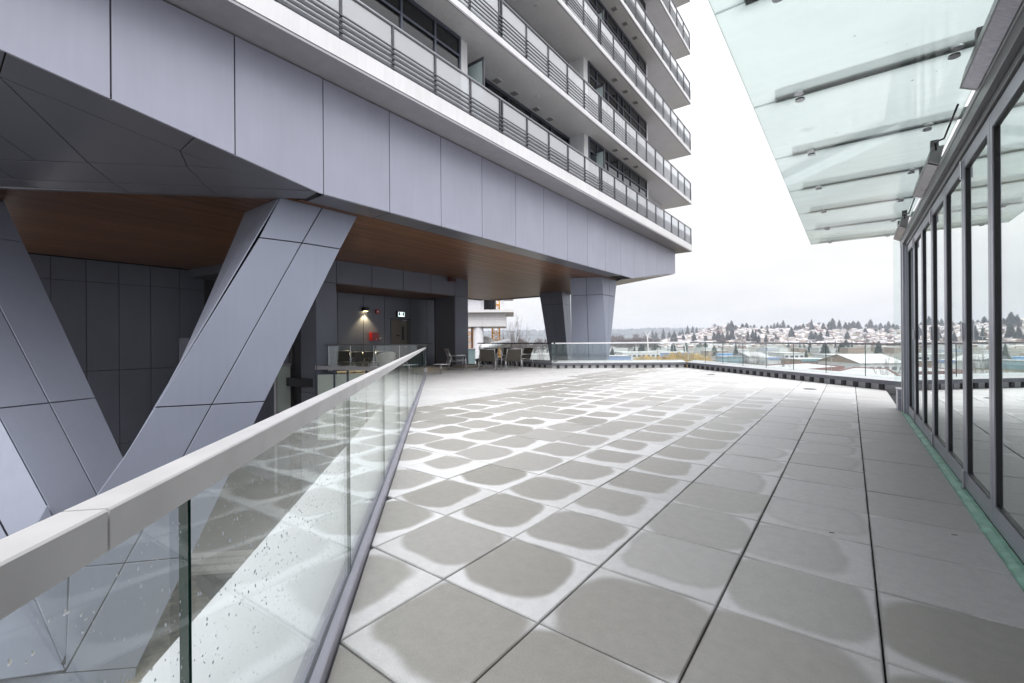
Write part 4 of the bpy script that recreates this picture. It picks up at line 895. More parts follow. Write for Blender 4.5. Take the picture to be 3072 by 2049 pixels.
# ------------------------------------------------------------------ folding glass doors
dw = empty('folding_door_wall', (0.78, 6, 0), 'row of grey framed folding glass doors along the right side', 'door wall')
DX = 0.760; DZ0, DZ1 = 0.035, 2.80
sm = [-0.14, 0.76, 1.66, 2.56, 3.46, 4.36, 5.26, 6.16, 7.06, 7.96, 8.86, 9.76]
for k, (a, c_) in enumerate(zip(sm[:-1], sm[1:])):
    b = MB(); st, x0, x1 = 0.062, DX, DX + 0.055; a += 0.003; c_ -= 0.003
    b.box(x0, x1, a, a + st, DZ0, DZ1); b.box(x0, x1, c_ - st, c_, DZ0, DZ1); b.box(x0 + 0.001, x1 - 0.001, a + st, c_ - st, DZ0, DZ0 + 0.13); b.box(x0 + 0.001, x1 - 0.001, a + st, c_ - st, DZ1 - 0.10, DZ1)
    p = b.build('door_leaf', M['doorframe'], dw)
    b = MB(); y0, y1, z0, z1 = a + st, c_ - st, DZ0 + 0.13, DZ1 - 0.10
    for q in ((y0, y0 + 0.012, z0, z1), (y1 - 0.014, y1, z0, z1), (y0 + 0.012, y1 - 0.014, z0, z0 + 0.012), (y0 + 0.012, y1 - 0.014, z1 - 0.012, z1)): b.box(DX + 0.006, DX + 0.045, *q)
    b.build('gasket', M['gasket'], p)
    b = MB(); b.box(DX + 0.020, DX + 0.028, y0 + 0.005, y1 - 0.005, z0 + 0.005, z1 - 0.005); b.build('pane', M['doorglass'], p)
    if k % 2 == 1:
        for hz in (0.10, 1.34, 2.70):
            b = MB(); b.tube((DX - 0.012, c_ + 0.003, hz - 0.075), (DX - 0.012, c_ + 0.003, hz + 0.075), 0.009, 8); b.build('hinge', M['steel'], p)
    if k % 2 == 0:
        b = MB(); b.box(DX - 0.002, DX - 0.0005, a + 0.10, a + 0.16, DZ0 + 0.03, DZ0 + 0.10); b.build('sticker', M['coping'], p)
b = MB(); b.box(DX - 0.02, DX + 0.10, 9.765, 9.90, 0.0, 2.815); b.box(DX - 0.05, DX + 0.12, 9.905, 10.35, 0.0, 2.87); b.box(DX - 0.055, DX - 0.0505, 10.10, 10.115, 0.0, 2.87, 1); b.build('end_post', [M['doorframe'], M['gasket']], dw)
b = MB(); b.box(DX - 0.012, DX + 0.12, -0.14, 9.76, 2.818, 2.87); b.box(DX - 0.05, DX + 0.12, -0.14, 10.35, 2.875, 2.99); b.box(DX - 0.02, DX + 0.12, -0.14, 10.35, 2.992, 3.06); b.build('header', M['heater'], dw)
b = MB(); b.box(DX + 0.005, DX + 0.09, -0.14, 9.76, 2.801, 2.8175); b.box(DX + 0.0, DX + 0.09, -0.14, 9.76, 2.8705, 2.8745); b.build('head_track', M['gasket'], dw)
b = MB(); b.box(DX - 0.057, DX - 0.051, -0.14, 10.35, 2.97, 2.994); b.build('head_flashing', M['coping'], dw)
b = MB(); b.box(DX + 0.02, DX + 0.12, -0.14, 10.35, 3.062, 3.20); b.build('head_soffit', M['white'], dw)
mem = MB(); prev = None; rr_ = random.Random(5)
yy = -0.14
while yy < 10.36:
    c = [V((SILLX - 0.012 + rr_.uniform(-0.006, 0.006), yy, -0.03)), V((SILLX + rr_.uniform(-0.004, 0.006), yy, 0.008 + rr_.uniform(0, 0.006))), V((SILLX + 0.035, yy, 0.018 + rr_.uniform(0, 0.008))), V((DX + 0.03, yy, 0.028)), V((DX + 0.03, yy, -0.03))]
    if prev:
        for k in range(4): mem.poly([prev[k + 1], prev[k], c[k], c[k + 1]])
    prev = c; yy += 0.09
mem.build('sill_membrane', M['membrane'], dw)
b = MB(); b.box(DX + 0.0, DX + 0.09, -0.14, 9.76, 0.018, 0.032); b.build('sill_track', M['gasket'], dw)
b = MB(); b.box(0.665, 0.74, 10.42, 10.75, 0.0, 0.36); b.box(0.655, 0.76, 10.40, 10.78, 0.36, 0.38, 1); b.box(0.66, 0.74, 10.41, 10.76, 0.22, 0.23, 1); b.build('kerb_return', [M['doorframe'], M['coping']], dw)
b = MB(); b.box(0.630, 0.75, 10.60, 10.612, 0.43, 3.05); b.build('wind_glass', M['glass'], dw)
# the room behind the doors
b = MB(); b.box(0.9, 7, -3, 10.3, -0.3, 0.0); rm = b.build('pavilion_room', M['insidefloor']); tag(rm, 'dim pale interior behind the folding glass doors', 'room')
b = MB(); b.box(7, 7.2, -3, 10.3, 0, 3.2); b.box(0.9, 7, -3.2, -3, 0, 3.2); b.box(0.9, 7, 10.1, 10.3, 0, 3.2); b.build('wall', M['inside'], rm)
b = MB(); b.box(0.9, 7.2, -3.2, 10.35, 3.24, 3.32); b.build('roof', M['white'], rm)
# heaters
for (y0, y1, lab) in ((2.75, 4.35, 'long grey infrared heater over the doors, nearest the camera'), (5.95, 7.30, 'grey infrared heater with black cable, middle of the three'), (9.05, 10.30, 'grey infrared heater farthest along the door header')):
    t = empty('patio_heater', (0.66, y0, 3.1), lab, 'heater', 'infrared heaters under the canopy')
    prof = [(0.645, 3.16), (0.615, 3.03), (0.70, 2.985), (0.735, 3.16)]
    b = MB(); b.prism([(x, y0, z) for x, z in prof], (0, y1 - y0, 0)); b.build('heater_body', M['heater'], t)
    b = MB(); b.prism([(x, y0 + 0.05, z) for x, z in ((0.622, 3.022), (0.696, 2.983), (0.694, 2.978), (0.620, 3.017))], (0, y1 - y0 - 0.1, 0)); b.build('heater_lens', M['heaterlens'], t)
    b = MB(); b.box(0.66, 0.72, y0 + 0.2, y0 + 0.26, 3.16, 3.29); b.box(0.66, 0.72, y1 - 0.26, y1 - 0.2, 3.16, 3.29); b.build('bracket', M['capdark'], t)
    b = MB(); b.path([(0.68, y1 * 0 + y0 + 0.02, 3.12), (0.66, y0 - 0.10, 3.17), (0.70, y0 - 0.28, 3.13), (0.72, y0 - 0.42, 3.20), (0.72, y0 - 0.8, 3.22)], 0.008, 6); b.build('cable', M['gasket'], t, True)
# ------------------------------------------------------------------ the valley, the hillside and the far ridge
FWD, RGT = V((-math.sin(YAW), math.cos(YAW), 0)), V((math.cos(YAW), math.sin(YAW), 0))
GZ = -18.0
def smooth(a, b, x):
    x = max(0.0, min(1.0, (x - a) / (b - a))); return x * x * (3 - 2 * x)
def far(u, d, z=0.0):                      # a point d metres ahead, on the bearing u (in thousandths of the view)
    p = FWD * d + RGT * ((u - 1536) / FOC * d); return V((p.x, p.y, z))
def hillh(u): return 10 + 62 * smooth(1900, 2190, u) if u < 3600 else 72 - 50 * smooth(3600, 4600, u)
def land(u, d):
    z = -4.4 + (GZ + 4.4) * smooth(34, 95, d)
    if d > 850: z += (hillh(u) - 6) * smooth(850, 1750, d) * (0.9 + 0.1 * math.sin(u * 0.021 + d * 0.004))
    return z
def vhor(u): return 1021 - (u - 1536) * 0.00788
def depth_for(u, v):
    best = 1690
    for k in range(60, 1700, 10):
        if vhor(u) - (land(u, k) - 1.3) / k * FOC <= v: return k
    return best
b = MB(); us = [-6000, -4000, -2500, -1500, -800] + list(range(-400, 3601, 40)) + [3900, 4600, 5600, 7000]
ds = [-60, 3, 12, 24, 34, 42, 50, 60, 70, 82, 95, 130, 200, 300, 450, 600, 850, 900, 960, 1030, 1100, 1180, 1260, 1340, 1420, 1500, 1580, 1660, 1750, 2100, 2700, 3400]
idx = {}
for i, u in enumerate(us):
    for j, d in enumerate(ds):
        idx[i, j] = len(b.v)
        dd = max(d, 3)
        if d < 3: p = FWD * d + RGT * ((u - 1536) / 60.0)
        else:
            w = smooth(3, 60, d); lat = (u - 1536) * ((1 - w) / 60.0 + w * d / FOC); p = FWD * d + RGT * lat
        z = land(u, dd) - (0.55 if d > 1800 else 0) * (d - 1750) / 40
        b.v.append(V((p.x, p.y, z)))
for i in range(len(us) - 1):
    for j in range(len(ds) - 1): b.f.append((idx[i, j], idx[i + 1, j], idx[i + 1, j + 1], idx[i, j + 1]))
b.m = [0] * len(b.f)
def landmat():
    m, n, l = newmat('winter_valley_ground')
    o = n.new('ShaderNodeOutputMaterial'); p = n.new('ShaderNodeBsdfPrincipled'); l.new(p.outputs[0], o.inputs[0]); p.inputs['Roughness'].default_value = 0.9
    g = n.new('ShaderNodeNewGeometry')
    def ramp(scale, stops, det=6, dist=0.0):
        t = n.new('ShaderNodeTexNoise'); t.inputs['Scale'].default_value = scale; t.inputs['Detail'].default_value = det; t.inputs['Distortion'].default_value = dist; l.new(g.outputs['Position'], t.inputs['Vector'])
        c = n.new('ShaderNodeValToRGB'); l.new(t.outputs['Fac'], c.inputs[0])
        c.color_ramp.elements[0].position = stops[0][0]; c.color_ramp.elements[0].color = (*stops[0][1], 1); c.color_ramp.elements[1].position = stops[-1][0]; c.color_ramp.elements[1].color = (*stops[-1][1], 1)
        for q in stops[1:-1]: e_ = c.color_ramp.elements.new(q[0]); e_.color = (*q[1], 1)
        return c.outputs[0]
    a = ramp(0.035, [(0.36, (0.10, 0.095, 0.06)), (0.47, (0.16, 0.14, 0.105)), (0.54, (0.27, 0.255, 0.245)), (0.64, (0.17, 0.155, 0.145))])
    c = ramp(0.16, [(0.40, (0.5, 0.5, 0.5)), (0.6, (1.35, 1.35, 1.38))])
    x = n.new('ShaderNodeMixRGB'); x.blend_type = 'MULTIPLY'; x.inputs[0].default_value = 1; l.new(a, x.inputs[1]); l.new(c, x.inputs[2]); l.new(x.outputs[0], p.inputs['Base Color'])
    return m
tag(b.build('ground', landmat(), None, True), kind='structure')
b = MB(); b.box(-16, -3.5, -3, 4, -4.42, -4.385)
M['court'] = mat('sunken_court_gravel', (0.17, 0.15, 0.13), 0.9, var=0.4, scale=6, bump=0.6, bscale=30)
tag(b.build('court_paving', M['court']), kind='structure')
t = empty('slatted_bench', (-11, 4.0, -4.385), 'pale slatted bench on the court floor seen through the guardrail glass', 'bench')
for k in range(3):
    b = MB(); c = V((-11.6 - 0.36 * k * 0.7, 3.9 + 0.36 * k * 0.7, 0)); q = V((0.5, 0.5, 0)).normalized()
    b.prism([c - q * 1.0 + V((0, 0, -4.0)), c + q * 1.0 + V((0, 0, -4.0)), c + q * 1.0 + V((-0.17, 0.17, -4.0)), c - q * 1.0 + V((-0.17, 0.17, -4.0))], (0, 0, 0.08)); b.build('slat', M['stripe'], t)
b = MB(); b.box(-12.2, -11.2, 3.7, 4.5, -4.385, -4.01); b.build('bench_base', M['black'], t)
# dry grass by the column foot
b = MB(); r_ = random.Random(11)
for k in range(700):
    x, y = r_.uniform(-9.6, -7.2), r_.uniform(0.6, 3.6); h = r_.uniform(0.1, 0.42); a = r_.uniform(0, 6.28); w = 0.006
    tip = V((x + math.cos(a) * h * 0.5, y + math.sin(a) * h * 0.5, -4.38 + h)); b.poly([(x - w, y, -4.39), (x + w, y + w, -4.39), tip])
tag(b.build('dry_grass', M['drygrass']), 'dry winter grass growing at the foot of the slanted column', 'grass', kind='stuff')
# far ridge
b = MB(); n = 240; rows = [(3300, 0.0), (3700, 0.55), (4100, 0.92), (4400, 1.0), (4700, 0.7)]
for i in range(n + 1):
    u = -900 + 5000 * i / n; h = 92 + 16 * mnoise.noise(V((u * 0.004, 1.3, 0))) + 5 * mnoise.noise(V((u * 0.03, 7.1, 0)))
    for d, f in rows: p = far(u, d); b.v.append(V((p.x, p.y, GZ - 8 + (h + 26) * f)))
for i in range(n):
    for j in range(len(rows) - 1):
        k = i * len(rows) + j; b.f.append((k, k + len(rows), k + len(rows) + 1, k + 1))
b.m = [0] * len(b.f)
M['farwood'] = mat('far_forest', (0.045, 0.055, 0.05), 0.95, var=0.35, scale=0.01)
tag(b.build('hill', M['farwood']), kind='structure')
b = MB(); r_ = random.Random(21)
for k in range(2600):
    u = r_.uniform(1150, 2250) if k % 2 else r_.uniform(-300, 3300); f = r_.choice((0.55, 0.75, 0.92, 1.0, 1.0)); d = 3700 + (f - 0.55) / 0.45 * 700
    h = 92 + 16 * mnoise.noise(V((u * 0.004, 1.3, 0))) + 5 * mnoise.noise(V((u * 0.03, 7.1, 0))); p = far(u, d, GZ - 8 + (h + 26) * f - 3); hh, w = r_.uniform(12, 30), r_.uniform(5, 13)
    base = [p + V((w * math.cos(q), w * math.sin(q), hh * 0.2)) for q in (0, 1.57, 3.14, 4.71)]; top = p + V((r_.uniform(-2, 2), 0, hh))
    for q in range(4): b.poly([base[q], base[(q + 1) % 4], top])
tag(b.build('far_wood', M['farwood']), 'blue grey wood covering the most distant ridge', 'wood', kind='stuff')

# ---- houses on the hillside
roofs = [mat('frosted_roof', (0.47, 0.455, 0.475), 0.8, objvar=0.12), mat('pale_tan_roof', (0.44, 0.40, 0.38), 0.8, objvar=0.15), mat('brown_roof', (0.17, 0.13, 0.12), 0.8, objvar=0.2), mat('slate_roof', (0.25, 0.25, 0.28), 0.8, objvar=0.2)]
walls = [mat('white_house_wall', (0.58, 0.565, 0.56), 0.8, objvar=0.08), mat('cream_house_wall', (0.52, 0.46, 0.40), 0.8, objvar=0.1), mat('brick_house_wall', (0.24, 0.14, 0.11), 0.8, objvar=0.1)]
wdark = mat('dark_house_window', (0.05, 0.055, 0.07), 0.3)
def house_mesh(w, dp, h, rh, hip):
    b = MB(); b.box(-w / 2, w / 2, -dp / 2, dp / 2, -2, h, 0)
    o = 0.5; e0, e1 = -w / 2 - o, w / 2 + o; i = w * 0.28 if hip else 0.0
    r0, r1 = V((e0 + i, 0, h + rh)), V((e1 - i, 0, h + rh)); c = [V((e0, -dp / 2 - o, h)), V((e1, -dp / 2 - o, h)), V((e1, dp / 2 + o, h)), V((e0, dp / 2 + o, h))]
    b.poly([c[0], c[1], r1, r0], 1); b.poly([c[2], c[3], r0, r1], 1); b.poly([c[1], c[2], r1], 1 if hip else 0); b.poly([c[3], c[0], r0], 1 if hip else 0); b.poly(c[::-1], 0)
    for k in range(3): b.box(-w / 2 + 1 + k * w / 3.2, -w / 2 + 2.6 + k * w / 3.2, -dp / 2 - 0.05, -dp / 2 + 0.02, h - 2.2, h - 0.8, 2); b.box(-w / 2 + 1 + k * w / 3.2, -w / 2 + 2.6 + k * w / 3.2, -dp / 2 - 0.05, -dp / 2 + 0.02, 0.7, 2.1, 2)
    return b
protos = []
for k in range(12):
    b = house_mesh(U(10, 17), U(8, 11), U(4.2, 6.4), U(1.6, 3.3), k % 3 == 0)
    ri = [0, 0, 1, 0, 2, 0, 3, 1, 0, 2, 0, 0][k]; o = b.build('hillside_house', [walls[[0, 0, 1, 0, 2, 0][k % 6]], roofs[ri], wdark]); protos.append((o, ri))
hl = {0: 'small pale house with frosted white roof among the hillside rows', 1: 'small house with tan roof among the hillside rows', 2: 'small house with dark brown roof among the hillside rows', 3: 'small house with slate grey roof among the hillside rows'}
firsts = set(); cnt = 0; r_ = random.Random(4)
taken = []
tries = 0
while cnt < 285 and tries < 6000:
    tries += 1
    row = r_.randrange(14); d = 900 + row * 58 + r_.uniform(-9, 9); u = r_.uniform(2010, 2730)
    if hillh(u) < 38 or any(abs(u - a) < 14500 / d and abs(d - c_) < 30 for a, c_ in taken): continue
    if vhor(u) - (land(u, d) - 1.3) / d * FOC > 1036: continue
    taken.append((u, d)); p, ri = r_.choice(protos)
    if p in firsts: o = p.copy(); C.objects.link(o)
    else: o = p; firsts.add(p)
    o.location = far(u, d, land(u, d)); o.rotation_euler = (0, 0, YAW + r_.uniform(-0.35, 0.35)); o.scale = (r_.uniform(0.72, 0.98),) * 3
    tag(o, hl[ri], 'house', 'houses on the far hillside: ' + ('frosted', 'tan', 'brown', 'slate')[ri] + ' roofs'); cnt += 1
for p, ri in protos:
    if p not in firsts: bpy.data.objects.remove(p)
# the many more roofs in between
b = MB()
for k in range(1500):
    u = r_.uniform(1960, 3400); d = r_.uniform(890, 1700)
    if hillh(u) < 22: continue
    z = land(u, d); p = far(u, d, z); w, dp, h = r_.uniform(3.5, 6.5), r_.uniform(3.5, 5), r_.uniform(2.5, 4.5); mi = r_.choice((0, 0, 1, 2, 3))
    c = [p + RGT * (sx * w) + FWD * (sy * dp) + V((0, 0, h)) for sx, sy in ((-1, -1), (1, -1), (1, 1), (-1, 1))]; g = [q - V((0, 0, h + 2)) for q in c]
    ra, rb = (c[0] + c[3]) / 2 + V((0, 0, 2)), (c[1] + c[2]) / 2 + V((0, 0, 2))
    b.poly([c[0], c[1], rb, ra], mi); b.poly([c[2], c[3], ra, rb], mi); b.poly([g[0], g[1], c[1], c[0]], 4 + (k % 3)); b.poly([g[1], g[2], c[2], rb, c[1]], 4 + (k % 3)); b.poly([g[3], g[0], c[0], ra, c[3]], 4 + (k % 3))
tag(b.build('far_roofs', roofs + walls), 'countless tiny roofs packed between the hillside houses', 'houses', kind='stuff')

# ---- trees
M['bark'] = mat('grey_bark', (0.10, 0.085, 0.075), 0.9, var=0.2, scale=4)
M['conifer'] = mat('dark_conifer_needles', (0.034, 0.048, 0.041), 0.85, var=0.5, scale=0.35, objvar=0.3)
M['conifer2'] = mat('blue_green_needles', (0.036, 0.052, 0.046), 0.85, var=0.5, scale=0.35, objvar=0.3)
M['brownwood'] = mat('bare_brown_twigs', (0.115, 0.090, 0.088), 0.9, var=0.35, scale=0.3, objvar=0.25)
M['willow'] = mat('golden_willow_twigs', (0.50, 0.345, 0.105), 0.8, var=0.35, scale=0.6, objvar=0.16)
M['twig'] = mat('grey_bare_twigs', (0.13, 0.115, 0.105), 0.9)
def conifer(seed, wide, m):
    r = random.Random(seed); t = empty('conifer_tree', (0, 0, 0), 'conifer', 'tree')
    b = MB(); b.tube((0, 0, -1), (0, 0, 0.95), 0.028, 6, r2=0.004); b.build('trunk', M['bark'], t)
    b = MB(); n = 30
    for k in range(n):
        f = k / (n - 1); z = 0.10 + 0.88 * f; R_ = wide * (1 - f) ** (0.8 if wide < 0.3 else 0.55) * r.uniform(0.75, 1.12) + 0.012
        m_ = int(7 + 9 * (1 - f))
        for q in range(m_):
            a = r.uniform(0, 6.283); L_ = R_ * r.uniform(0.6, 1.1); dr = L_ * r.uniform(0.15, 0.5); w = L_ * 0.40 + 0.02
            p0 = V((0, 0, z + 0.02)); d = V((math.cos(a), math.sin(a), 0)); s_ = V((-d.y, d.x, 0)); p1 = d * (L_ * 0.6) + s_ * w + V((0, 0, z - dr * 0.5)); p2 = d * L_ + V((0, 0, z - dr)); p3 = d * (L_ * 0.6) - s_ * w + V((0, 0, z - dr * 0.45 + 0.01))
            b.poly([p0, p1, p2, p3])
    b.build('crown', m, t); return t
def clump_tree(seed, m, nm, flat=0.5, n=420, lab='tree'):
    r = random.Random(seed); t = empty(nm, (0, 0, 0), lab, 'tree')
    b = MB(); b.tube((0, 0, -0.3), (0, 0, 0.55), 0.03, 6, r2=0.015)
    for k in range(5):
        a = k * 1.256 + r.uniform(-0.3, 0.3); b.tube((0, 0, 0.25 + 0.05 * k), (math.cos(a) * flat * 0.6, math.sin(a) * flat * 0.6, 0.62 + 0.05 * k), 0.014, 5, r2=0.005)
    b.build('trunk', M['bark'], t); b = MB()
    lobes = [(V((r.uniform(-1, 1) * flat * 0.5, r.uniform(-1, 1) * flat * 0.5, r.uniform(0.42, 0.82))), r.uniform(0.16, 0.30)) for _ in range(9)]
    for k in range(n):
        c, R_ = r.choice(lobes); d = V((r.gauss(0, 1), r.gauss(0, 1), r.gauss(0, 0.8))).normalized() * R_ * r.uniform(0.45, 1.05)
        p = c + d; a = V((r.gauss(0, 1), r.gauss(0, 1), r.gauss(0, 1))).normalized() * r.uniform(0.025, 0.055); e_ = V((r.gauss(0, 1), r.gauss(0, 1), r.gauss(0, 1.5))).normalized() * r.uniform(0.03, 0.06)
        b.poly([p - a, p + e_, p + a])
    b.build('crown', m, t); return t
def bare_tree(seed, m, nm, up=0.75, thick=0.012, depth=6, lab='tree'):
    r = random.Random(seed); t = empty(nm, (0, 0, 0), lab, 'tree'); tr = MB(); tw_ = MB()
    def grow(p, d, L_, rad, k):
        q = p + d * L_; (tr if k < 2 else tw_).tube(p, q, rad, 5 if k < 2 else 3, r2=rad * 0.68)
        if k >= depth: return
        for _ in range(2 if k < 2 or r.random() < 0.62 else 3):
            a = V((r.gauss(0, 1), r.gauss(0, 1), r.gauss(0, 0.5) + up * 0.55)).normalized(); nd = (d * 0.95 + a * 0.62).normalized(); grow(q, nd, L_ * r.uniform(0.66, 0.86), rad * 0.66, k + 1)
        if k > 0 and r.random() < 0.8: grow(p.lerp(q, 0.5), (d * 0.7 + V((r.gauss(0, 1), r.gauss(0, 1), 0.3)) * 0.7).normalized(), L_ * 0.55, rad * 0.45, k + 2)
    grow(V((0, 0, -0.12)), V((0, 0, 1)), 0.34, thick * 1.9, 0)
    top = max(v.z for v in tw_.v); tr.v = [v / top for v in tr.v]; tw_.v = [v / top for v in tw_.v]
    tr.build('trunk', m, t); tw_.build('crown', m, t); return t
con = [conifer(1, 0.17, M['conifer']), conifer(2, 0.22, M['conifer2']), conifer(3, 0.20, M['conifer']), conifer(4, 0.40, M['conifer2']), conifer(5, 0.46, M['conifer'])]
decid = [clump_tree(k, M['brownwood'], 'bare_brown_tree', 0.42, 520) for k in (6, 7, 8)]
used_t = set()
def put(src_, u, d, z, h, lab, grp, wid=1.0):
    if src_ in used_t: o = copy_tree(src_)
    else: o = src_; used_t.add(src_)
    o.location = far(u, d, z); o.rotation_euler = (0, 0, random.uniform(0, 6.28)); o.scale = (h * wid, h * wid, h); tag(o, lab, None, grp); return o
def vtree(u, vt, vb, w, kind=0):
    d = depth_for(u, vb); z = land(u, d); h = (vb - vt) / FOC * d * 1.12; r = w * 1.2 / max(1, vb - vt)
    s_ = con[(0, 1, 2)[int(u) % 3]] if r < 0.62 else con[3 + int(u) % 2]; base = 0.40 if r < 0.62 else 0.86
    return s_, d, z, h, max(0.6, min(1.9, r / base))
RIDGE = [(1957, 978, 1012, 14), (1968, 985, 1012, 16), (1990, 980, 1012, 14), (2008, 990, 1012, 14), (2023, 990, 1012, 12), (2040, 992, 1008, 14), (2048, 990, 1008, 10), (2063, 979, 1006, 13), (2078, 981, 1004, 12), (2090, 983, 1003, 11),
 (2155, 978, 992, 10), (2163, 982, 992, 9), (2185, 970, 992, 14), (2195, 964, 992, 20), (2207, 976, 990, 12), (2228, 972, 988, 16), (2240, 970, 988, 16), (2252, 975, 986, 12), (2263, 972, 986, 12), (2285, 978, 990, 12), (2302, 975, 988, 10), (2313, 974, 988, 9), (2323, 970, 988, 10), (2333, 968, 988, 12), (2341, 972, 988, 9), (2350, 963, 988, 16), (2365, 975, 988, 14),
 (2388, 976, 990, 14), (2398, 978, 992, 18), (2410, 972, 988, 12), (2435, 961, 992, 14), (2470, 970, 988, 14), (2488, 966, 988, 16), (2498, 958, 990, 24), (2518, 962, 990, 14), (2537, 968, 990, 16), (2548, 968, 988, 14), (2560, 965, 990, 22), (2575, 965, 990, 20), (2600, 972, 988, 14), (2612, 961, 990, 22), (2628, 974, 988, 14), (2642, 970, 990, 16), (2656, 975, 990, 14), (2666, 966, 990, 16), (2680, 972, 990, 16), (2692, 975, 990, 14)]
SLOPE = [(2022, 1000, 1027, 27), (2050, 1005, 1022, 14), (2082, 1002, 1027, 20), (2117, 1008, 1028, 14), (2142, 998, 1026, 16), (2155, 996, 1026, 24), (2168, 1000, 1026, 18), (2183, 995, 1024, 16), (2196, 990, 1022, 22), (2244, 995, 1032, 14), (2258, 993, 1031, 20), (2267, 992, 1031, 14), (2277, 988, 1000, 14), (2282, 995, 1006, 18), (2303, 987, 1000, 9), (2328, 1004, 1020, 10), (2375, 985, 1015, 20), (2434, 995, 1022, 22), (2447, 998, 1022, 16), (2462, 998, 1022, 18), (2482, 990, 1014, 12), (2542, 996, 1021, 18), (2596, 985, 1003, 16), (2628, 984, 1000, 12), (2660, 984, 1000, 18), (2298, 1006, 1031, 14), (2276, 1008, 1030, 14)]
for k, (u, vt, vb, w) in enumerate(RIDGE):
    s_, d, z, h, wd = vtree(u, vt, vb, w); put(s_, u, d, z, h, 'dark conifer on the skyline ridge above the hillside houses', 'conifers along the hillside skyline', wd)
for k, (u, vt, vb, w) in enumerate(SLOPE):
    s_, d, z, h, wd = vtree(u, vt, vb, w); put(s_, u, d, z, h, 'dark conifer standing among the hillside houses', 'conifers among the hillside houses', wd)
for k in range(46):
    u = 1775 + 195 * (k / 45) + random.uniform(-5, 5); d = random.uniform(640, 1000); put(decid[k % 3], u, d, land(u, d), random.uniform(20, 30) * d / 900, 'leafless brown tree in the wood behind the white mast', 'leafless trees in the brown wood', random.uniform(0.8, 1.2))
for k in range(30):
    u = random.uniform(1440, 1660); d = random.uniform(420, 900); put(decid[k % 3], u, d, land(u, d), random.uniform(12, 22), 'leafless reddish brown tree in the valley seen between the columns', 'leafless trees seen between the columns', random.uniform(0.8, 1.3))
for k in range(26):
    u = random.uniform(2120, 2700); d = random.uniform(880, 1650); put(decid[k % 3], u, d, land(u, d), random.uniform(12, 20), 'leafless brown tree among the hillside houses', 'leafless trees on the hillside', random.uniform(0.8, 1.3))
for (u, vt, vb, w, lab) in ((1868, 990, 1012, 18, 'dark evergreen clump rising out of the brown wood'), (1852, 1037, 1048, 14, 'small dark evergreen left of the taller valley conifer'), (1901, 1032, 1050, 16, 'dark conifer standing alone before the white mast'), (2004, 1036, 1052, 14, 'dark conifer right of the white mast in the valley'), (2124, 1048, 1060, 15, 'round dark evergreen shrub right of the golden willows'), (2166, 1048, 1056, 15, 'olive green shrub above the blue shed'), (2405, 1054, 1074, 16, 'bushy dark green tree beside the teal roofed station'), (2418, 1048, 1074, 14, 'taller dark green conifer beside the teal roofed station'), (2455, 1022, 1037, 36, 'broad low dark green tree just above the parapet rail')):
    d = 60; s_, d, z, h, wd = vtree(u, vt, vb, w)
    d = 19.3 * FOC / (vb - vhor(u)) if vb > 1030 else d; z = land(u, d); h = (vb - vt) / FOC * d; put(con[3 + int(u) % 2], u, d, z, h, lab, None, max(0.6, w / max(1, vb - vt) / 0.86))
for k in range(34):                                    # scattered evergreens on the flat ground before the hill
    u = random.uniform(1800, 2700); d = random.uniform(480, 880); put(con[k % 5], u, d, land(u, d), random.uniform(9, 17), 'small dark evergreen on the valley floor between the low buildings', 'evergreens on the valley floor', random.uniform(0.9, 1.4))
def willow(seed):
    r = random.Random(seed); t = empty('golden_willow', (0, 0, 0), 'willow', 'tree'); b = MB(); b.tube((0, 0, -0.2), (0, 0, 0.4), 0.03, 6, r2=0.02); b.build('trunk', M['bark'], t); b = MB()
    for k in range(520):
        a = r.uniform(0, 6.283); rr2 = 0.46 * math.sqrt(r.random()); top = 0.98 - 0.75 * rr2 ** 2 * 2 * r.uniform(0.7, 1.2); z0 = r.uniform(0.1, 0.6) * top
        p = V((math.cos(a) * rr2, math.sin(a) * rr2, top)); q = V((math.cos(a) * rr2 * 0.75, math.sin(a) * rr2 * 0.75, z0)); s_ = V((r.gauss(0, 1), r.gauss(0, 1), 0)).normalized() * 0.012
        b.poly([q - s_, q + s_, p + s_ * 0.3, p - s_ * 0.3])
    b.build('crown', M['willow'], t); return t
wil = [willow(k) for k in (31, 32, 33)]
for k, (u, vt) in enumerate(((1908, 1066), (1924, 1062), (1941, 1060), (1957, 1064), (1976, 1063), (1996, 1058), (2016, 1052), (2036, 1050), (2056, 1052), (2074, 1054), (2092, 1055), (2108, 1060), (2124, 1064))):
    d = 140 + (k % 3) * 9; z = GZ; h = 1.3 - (vt - vhor(u)) * d / FOC - z; put(wil[k % 3], u, d, z, h, 'golden yellow willow in the thicket beyond the parapet corner', 'golden willows beyond the parapet', 0.36)
bt = [bare_tree(41, M['twig'], 'bare_tree', thick=0.0085, depth=7), bare_tree(42, M['twig'], 'bare_tree', thick=0.008, depth=7), bare_tree(43, M['brownwood'], 'bare_tree', up=1.1, thick=0.008, depth=7)]
